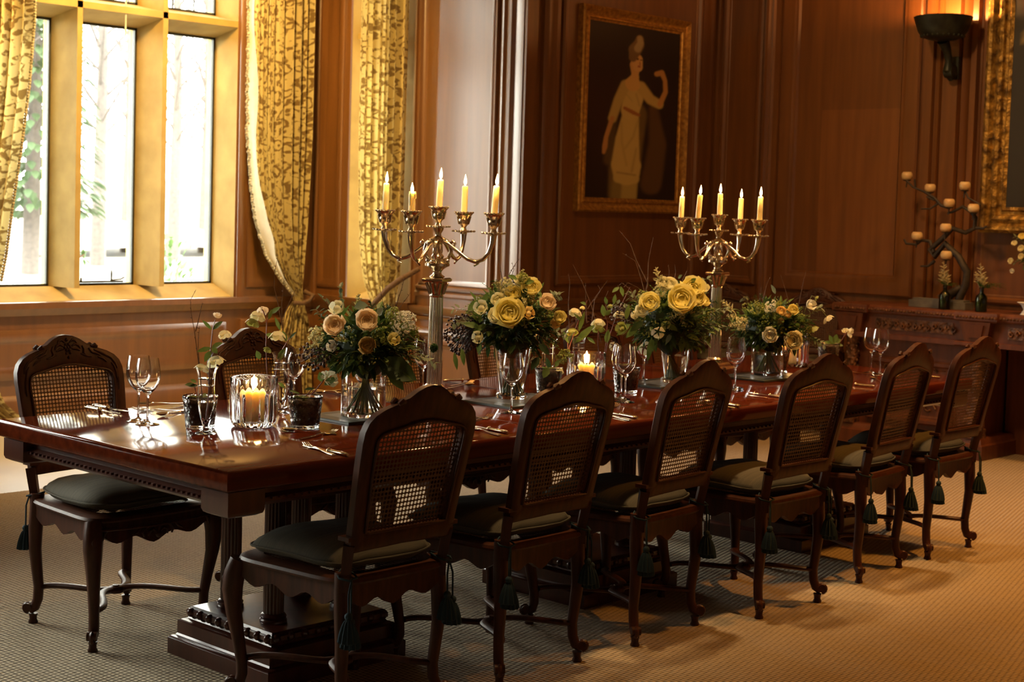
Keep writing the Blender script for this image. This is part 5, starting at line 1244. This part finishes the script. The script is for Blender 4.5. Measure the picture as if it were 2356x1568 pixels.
for k in range(120):
    y = .0-k*.0215
    if y > -2.6: mb.ball((-D-.004-(.03 if (y > -.235 or -1.15 < y < -.86) else 0), y, .902), .0095, 6, 4)
mb.build('carved_edge', M['carved'], t)
mb = MB(); mb.box(-D+.03,-.01,-2.58,-.01,.74,.876); mb.build('frieze', M['sideboard'], t)
for (a, b_) in ((-.245,-.86),(-1.17,-1.95)):
    mb = MB(); mb.box(-D+.022,-D+.031,b_+.03,a-.03,.775,.850); f = mb.build('frieze_carving', M['carved'], t)
    ms = MB(); rnd = random.Random(7)
    nS = int((a-b_)/.045)
    for k in range(nS):
        y0_ = a-.05-k*.045; pts = [(-D+.018, y0_-.016*math.cos(q*.9)*(1-q/9), .812+.026*math.sin(q*.9)*(1-q/9)*(1 if k % 2 else -1)) for q in range(8)]; ms.tube(pts, .0065, 6)
    ms.build('scroll_relief', M['carved'], f, 60)
for yc in (-.10,-1.0):
    mb = MB(); vs = []   # bombé corner block narrowing downwards, with sunk panel
    hw1, hw2 = .105, .075
    mb.frustum((-D-.005,-D+.06,yc-hw2,yc+hw2), .745, (-D-.028,-D+.06,yc-hw1,yc+hw1), .872); blk = mb.build('console_block', M['sideboard'], t, 30)
    mp = MB(); mp.frustum((-D-.020,-D+.0,yc-hw2*.55,yc+hw2*.55), .772, (-D-.036,-D+.0,yc-hw1*.6,yc+hw1*.6), .852); mp.build('raised_panel', M['sideboard'], blk, 20)
mb = MB(); mb.box(-D-.012,0,-2.6,.012,.715,.745); mb.stack(-D-.02,-.1,-1.12,-.86,[(.01,.712),(0,.72),(0,.738),(.01,.745)]); mb.build('lower_moulding', M['sideboard'], t)
for y0_, y1_ in ((-.06,-.98),):
    mb = MB(); mb.box(-D+.08,-.02,y1_,y0_,.13,.716); cab = mb.build('pedestal_cabinet', M['sideboard'], t)
    md = MB(); panel(md, (-D+.08,y0_-.15,.17), (0,-1,0), (-1,0,0), .62, .42, .004); md.build('cabinet_door', M['sideboard'], t, 30)
    ms = MB()
    for q in range(3):
        for k in range(2): ms.tube([(-D+.068, y0_-.30-k*.3-.05*math.cos(a_*.8)*(1-a_/10), .28+q*.12+.04*math.sin(a_*.8)*(1-a_/10)) for a_ in range(8)], .007, 6)
    ms.build('door_carving', M['carved'], t, 60)
mb = MB(); mb.stack(-D-.01,-.01,-1.08,.02,[(0,0),(0,.09),(.012,.10),(.02,.125),(.03,.135)]); mb.build('plinth', M['sideboard'], t, 30)
mb = MB(); mb.box(-.03,-.005,-2.6,-1.0,0,.72); mb.build('back_panel', M['sideboard'], t)
for yc in (-.10,-1.0,-2.5):
    mb = MB(); X = -D+.045
    mb.stack(X-.05,X+.05,yc-.05,yc+.05,[(0,.135),(0,.19),(.012,.20)])
    mb.tube([(X,yc,.20),(X-.012,yc,.24),(X-.005,yc,.30),(X+.012,yc,.36),(X+.014,yc,.42)], [.045,.05,.042,.036,.032], 10)
    mb.lathe([(.05,-.05),(.05,.05)], (X-.02,yc,.235), 14, axis=(0,1,0)); mb.lathe([(.034,-.045),(.034,.045)], (X-.01,yc,.30), 14, axis=(0,1,0))
    mb.tube([(X+.012,yc,.40),(X,yc,.46),(X-.006,yc,.54),(X-.004,yc,.60),(X,yc,.66),(X,yc,.715)], [.034,.040,.036,.042,.036,.05], 10)
    rnd = random.Random(int(yc*10))
    for k in range(34): a = k*2.4; z = .44+.25*k/34; mb.ball((X-.004+.037*math.cos(a), yc+.037*math.sin(a), z), .012, 6, 4)
    mb.build('carved_leg', M['carved'], t, 50)

# things on the sideboard
ST = .9315
hl = [((2087,405),9.25),((2140,433),9.22),((2220,428),9.20),((2184,467),9.15),((2240,479),9.15),((2176,524),9.12),((2110,543),9.12),((2177,587),9.10)]
def onx(px, py, X): d = fw + rr*((px-1178)/3528) - uu*((py-685.4)/3528); return CAM + d*(X/d.x)
root = V((9.18,4.84,ST))
t = thing('branch_candle_holder', 'black branching metal candle holder with eight onyx cups on the sideboard', 'candle holder', root)
mb = MB(); mb.box(-.07,.05,-.19,.21,0,.045); mb.box(-.055,.035,-.17,.19,.045,.058); mb.build('stone_block', M['greystone'], t)
cups = [onx(*p_, X)-root for p_, X in hl]
def ox(px, py, X=9.2): return onx(px, py, X)-root
mb = MB()
for pts, r0_ in (([(2205,690),(2222,655),(2225,625),(2205,590),(2175,560),(2150,590),(2140,575),(2150,565),(2172,545),(2192,525),(2222,535),(2242,525),(2245,500),(2235,488)],.018),
                 ([(2148,580),(2140,555),(2120,552),(2108,562),(2085,560),(2080,550)],.010), ([(2150,600),(2135,612),(2118,612)],.008),
                 ([(2240,490),(2215,475),(2190,488),(2180,490)],.009), ([(2185,478),(2165,472),(2150,455),(2125,440),(2100,430),(2086,415)],.008),
                 ([(2158,468),(2140,480),(2120,480)],.006), ([(2240,498),(2255,470),(2228,455),(2221,440)],.006), ([(2246,524),(2262,525),(2270,520)],.008), ([(2150,460),(2132,452)],.005), ([(2106,430),(2104,412)],.004)):
    P_ = [ox(x, y) for x, y in pts]; n = len(P_); mb.tube(P_, [max(.006, r0_*1.45*(1-.55*i/(n-1))) for i in range(n)], 8)
mb.tube([(0,0,.05),V((0,-.03,.08)),ox(2212,660)], [.05,.035,.02], 8)
mb.build('branches', M['branch'], t, 50)
for c in cups:
    mb = MB(); mb.lathe([(.004,-.048),(.006,-.034),(.024,-.030),(.026,-.026)], c, 12); mb.tube([c+V((0,0,-.046)), c+V((0,.004,-.075))], .005, 6); mb.build('cup_bracket', M['branch'], t, 50)
    mb = MB(); mb.lathe([(.022,-.026),(.033,-.016),(.037,.0),(.035,.018),(.026,.028),(.022,.028),(.018,.016),(.005,.012)], c, 20); mb.build('onyx_cup', M['onyx'], t, 50)
def bottle(px, py, lab, lab2, ext):
    b_ = onx(px, py, 9.06); b_ = V((9.06, b_.y, ST)); tt = thing('glass_bottle', lab, 'bottle', b_, 0, 'green glass bottles on the sideboard')
    mb = MB(); mb.lathe([(.001,0),(.034,0),(.037,.004),(.037,.085),(.033,.10),(.018,.115),(.013,.122),(.013,.145),(.016,.148),(.016,.155),(.011,.155),(.010,.122),(.015,.112),(.031,.096),(.034,.085),(.034,.006),(.001,.005)], (0,0,0), 24); mb.build('bottle_glass', M['greenglass'], tt, 50)
    s_ = thing('astilbe_sprig', lab2, 'flowers', b_+V((0,0,.03)), 0, 'astilbe sprigs in the green bottles'); rnd = random.Random(px)
    mb = MB(); mb.tube([(0,0,0),(0,.0,.12),(0,.004,.16)], .002, 5); mb.build('stem', M['stem'], s_)
    mb = MB()
    for k in range(10): a = k*2.4; frond(mb, (0,0,.125), (math.cos(a)*.9, math.sin(a)*.9-ext*.4, .5+.3*math.sin(a)), .055+.02*(k % 3), 7, .4, .010, rnd)
    if ext:
        for q in range(3): frond(mb, (0,-.02,.14), (0,-1,.1+.12*q), .14, 10, .3, .010, rnd)
    mb.build('leaves', M['fern'], s_, 0)
    for k, (dx, dz, L_) in enumerate(((.0,.14,.16),(-.03,.12,.10),(.04,.11,.11),(.05,.13,.08),(-.05,.10,.08))):
        mb = MB(); plume(mb, (0,dx*.3,.12), (rnd.uniform(-.2,.2), dx*12*.1+rnd.uniform(-.1,.1)+.1, 1), L_, rnd, 15, .0036); mb.build('astilbe_plume', M['astilbe'], s_, 60)
bottle(2173,700,'green glass bottle left of two on the sideboard','cream astilbe sprig in the left green bottle',0); bottle(2257,706,'green glass bottle right of two on the sideboard','cream astilbe and fern sprig in the right green bottle',1)
q = onx(2362,715,9.1); mb = MB(); mb.lathe([(.001,0),(.04,0),(.03,.012),(.02,.03),(.035,.06),(.06,.075),(.056,.078),(.03,.062),(.001,.055)], (0,0,0), 24); o = mb.build('white_urn', M['white_china'], None, 50, (9.1,q.y,ST)); tag(o, 'white china urn at the right edge of the sideboard', 'urn')
q2 = onx(2385,590,9.1)
bouquet('hanging cream and green bouquet at the right edge over the sideboard', q2, 0, (.085,.10), 55, [('rose',2350,572,7,'cream',.7),('rose',2335,560,6,'cream',.7),('rose',2352,545,8,'yellowrose',.7),('rose',2326,600,6,'cream',.3),('cup_flower',2330,622,5,'white',.2),('rose',2350,590,6,'cream',.8)], 70, 8, 10, group='sideboard flowers')
mb = MB(); mb.tube([(9.1,q.y,ST+.06),(9.1,q.y-.005,1.08),(9.1,q2.y,q2.z-.05)], .007, 8); o = mb.build('bouquet_stand', M['branch'], None); tag(o, 'thin black stand rising from the white urn to the right-edge bouquet', 'stand')

# ------------------------------------------------------------------ garden seen through the window
mb = MB(); mb.box(-40,90,9.6,70,-.9,-.6); o = struct('ground_garden', mb, M['lawn'])
mb = MB(); rnd = random.Random(5)
mb.grid(50, 10, lambda u, v: (-30+110*u, 46+12*v, -.7+2.6*v+.3*math.sin(u*14)+.2*math.sin(u*37+v*3)))
struct('ground_slope', mb, M['woodland'])
def shrub(x, y, r_, h, lab, m, n=900, name='garden_shrub', group='shrubs outside the window'):
    t = thing(name, lab, 'shrub', (x,y,-.6), 0, group); mb = MB(); rnd = random.Random(int(x*10+y))
    for k in range(n):
        v = V((rnd.gauss(0,1),rnd.gauss(0,1),rnd.gauss(0,1))).normalized(); p_ = V((v.x*r_, v.y*r_, h*.5+v.z*h*.5))*rnd.uniform(.6,1); leaf(mb, p_, v+V((rnd.uniform(-1,1),)*3), r_*.22, r_*.11)
    mb.build('foliage', m, t, 0); mb = MB(); mb.tube([(0,0,0),(0,0,h*.6)], [.05*r_+.02,.02], 6); mb.build('stem', M['bark'], t)
shrub(at(385,620,17).x, at(385,620,17).y, .45, 1.7, 'round green shrub outside the right-hand light', M['shrub'])
shrub(at(290,640,16).x, at(290,640,16).y, .4, 1.15, 'low green shrub outside the middle light', M['shrub'])
shrub(at(440,640,15).x, at(440,640,15).y, .5, .95, 'flowering shrub outside the lower right light', M['flowershrub'])
q = at(183,585,12.0); t = thing('climber_sprig', 'small dark climbing sprig outside the middle light', 'plant', q); mb = MB()
for k in range(14): a = k*2.4; leaf(mb, (rnd.uniform(-.05,.06),0,rnd.uniform(-.05,.05)), (math.cos(a),.2,math.sin(a)), .06, .03)
mb.build('leaves', M['darkleaf'], t, 0); mb = MB(); mb.tube([(-.30,.05,-.6-q.z),(-.25,.05,-.4),(-.12,.02,-.1),(.04,0,0)], .006, 5); mb.build('stem', M['twig'], t)
def tree(px, d, H, lab, ever, seed):
    b_ = at(px, 560, d); t = thing('bare_tree' if not ever else 'evergreen_tree', lab, 'tree', (b_.x,b_.y,-.6), 0, 'trees on the far slope'); rnd = random.Random(seed); mb = MB()
    mb.tube([(0,0,-.1),(.1,0,H*.4),(0,.1,H)], [.24,.16,.05], 8)
    for k in range(40):
        z = H*(.25+.7*k/46); a = k*2.4; l = min(2.0, H*.14)*(1-.5*k/46); p_ = V((0,0,z)); dd = V((math.cos(a),math.sin(a),1.1)); q_ = p_+dd*l
        mb.tube([p_, p_.lerp(q_,.5)+V((0,0,-.1)), q_], [.05,.035,.012], 5)
        for j in range(4): e = p_.lerp(q_,.4+.15*j); mb.tube([e, e+V((rnd.uniform(-1,1),rnd.uniform(-1,1),rnd.uniform(.2,1.2)))*l*.4], [.02,.006], 4)
    mb.build('trunk_and_branches', M['bark'], t, 50)
    if ever:
        mb = MB()
        for k in range(2200):
            a, z = rnd.uniform(0,6.28), rnd.uniform(.12,1); r_ = ((1-z)*H*.14+.2)*rnd.uniform(.5,1); leaf(mb, (r_*math.cos(a), r_*math.sin(a), z*H), (math.cos(a),math.sin(a),-.4), .45, .22)
        mb.build('foliage', M['evergreen'], t, 0)
tree(70,40,13,'tall evergreen beyond the lawn at the left light',True,1); tree(225,46,15,'slender bare tree at the left of the middle light',False,2); tree(290,58,16,'distant bare tree at the right of the middle light',False,3); tree(398,52,14,'bare tree beyond the right-hand light',False,4); tree(468,60,15,'bare tree furthest right beyond the lawn',False,5)

# ------------------------------------------------------------------ light
w = bpy.data.worlds.new('world'); S.world = w; w.use_nodes = True; nt = w.node_tree; bg = nt.nodes['Background']
bg.inputs[0].default_value = (1,.97,.90,1); bg.inputs[1].default_value = 13.5
def portal(loc, rot, sx, sy):
    l = bpy.data.lights.new('portal', 'AREA'); l.shape = 'RECTANGLE'; l.size = sx; l.size_y = sy; l.cycles.is_portal = True
    o = bpy.data.objects.new('portal', l); COL.objects.link(o); o.location = loc; o.rotation_euler = rot
portal((5.77,9.70,2.1), (PI/2,0,PI), 2.2, 2.9)
portal((XB+.45,8.50,2.1), (PI/2,0,PI/2), 1.0, 2.9)
portal((1.4,YP+.42,2.1), (PI/2,0,PI), 2.8, 2.9)
# warm ceiling spots of the room, with added fills for sideboard, bay, right wall
light('ceiling_spot', 'SPOT', (6.6,2.0,3.85), (1.,.38,.055), 190, rot=(0,0,0), spot_size=1.9, spot_blend=1.0, shadow_soft_size=.12)
for sx_, pw_ in ((3.45,120),(4.60,150),(5.75,190)): light('table_spot', 'SPOT', (sx_,3.50,3.85), (1.,.62,.28), pw_, rot=(.13,0,0), spot_size=.80, spot_blend=1.0, shadow_soft_size=.08)
light('ceiling_spot', 'SPOT', (8.0,3.6,3.85), (1.,.46,.13), 150, rot=(0,0,0), spot_size=2.0, spot_blend=1.0, shadow_soft_size=.12)  # added spot, no fixture seen; brings out the sideboard

light('bay_fill', 'SPOT', (5.5,7.5,3.75), (1.,.58,.18), 260, rot=(.85,0,0), spot_size=2.7, spot_blend=.8, shadow_soft_size=.12)  # added warm light, none seen in the bay; gilds window wall and dado
light('wall_fill', 'SPOT', (6.3,4.6,3.8), (1.,.58,.25), 80, rot=(0,-.98,0), spot_size=1.9, spot_blend=1.0, shadow_soft_size=.12)  # added fill with no visible source, brightens the right wall
S.view_settings.view_transform = 'Standard'; S.view_settings.look = 'None'; S.view_settings.gamma = 1; S.view_settings.use_curve_mapping = False
S.view_settings.exposure = 1.05
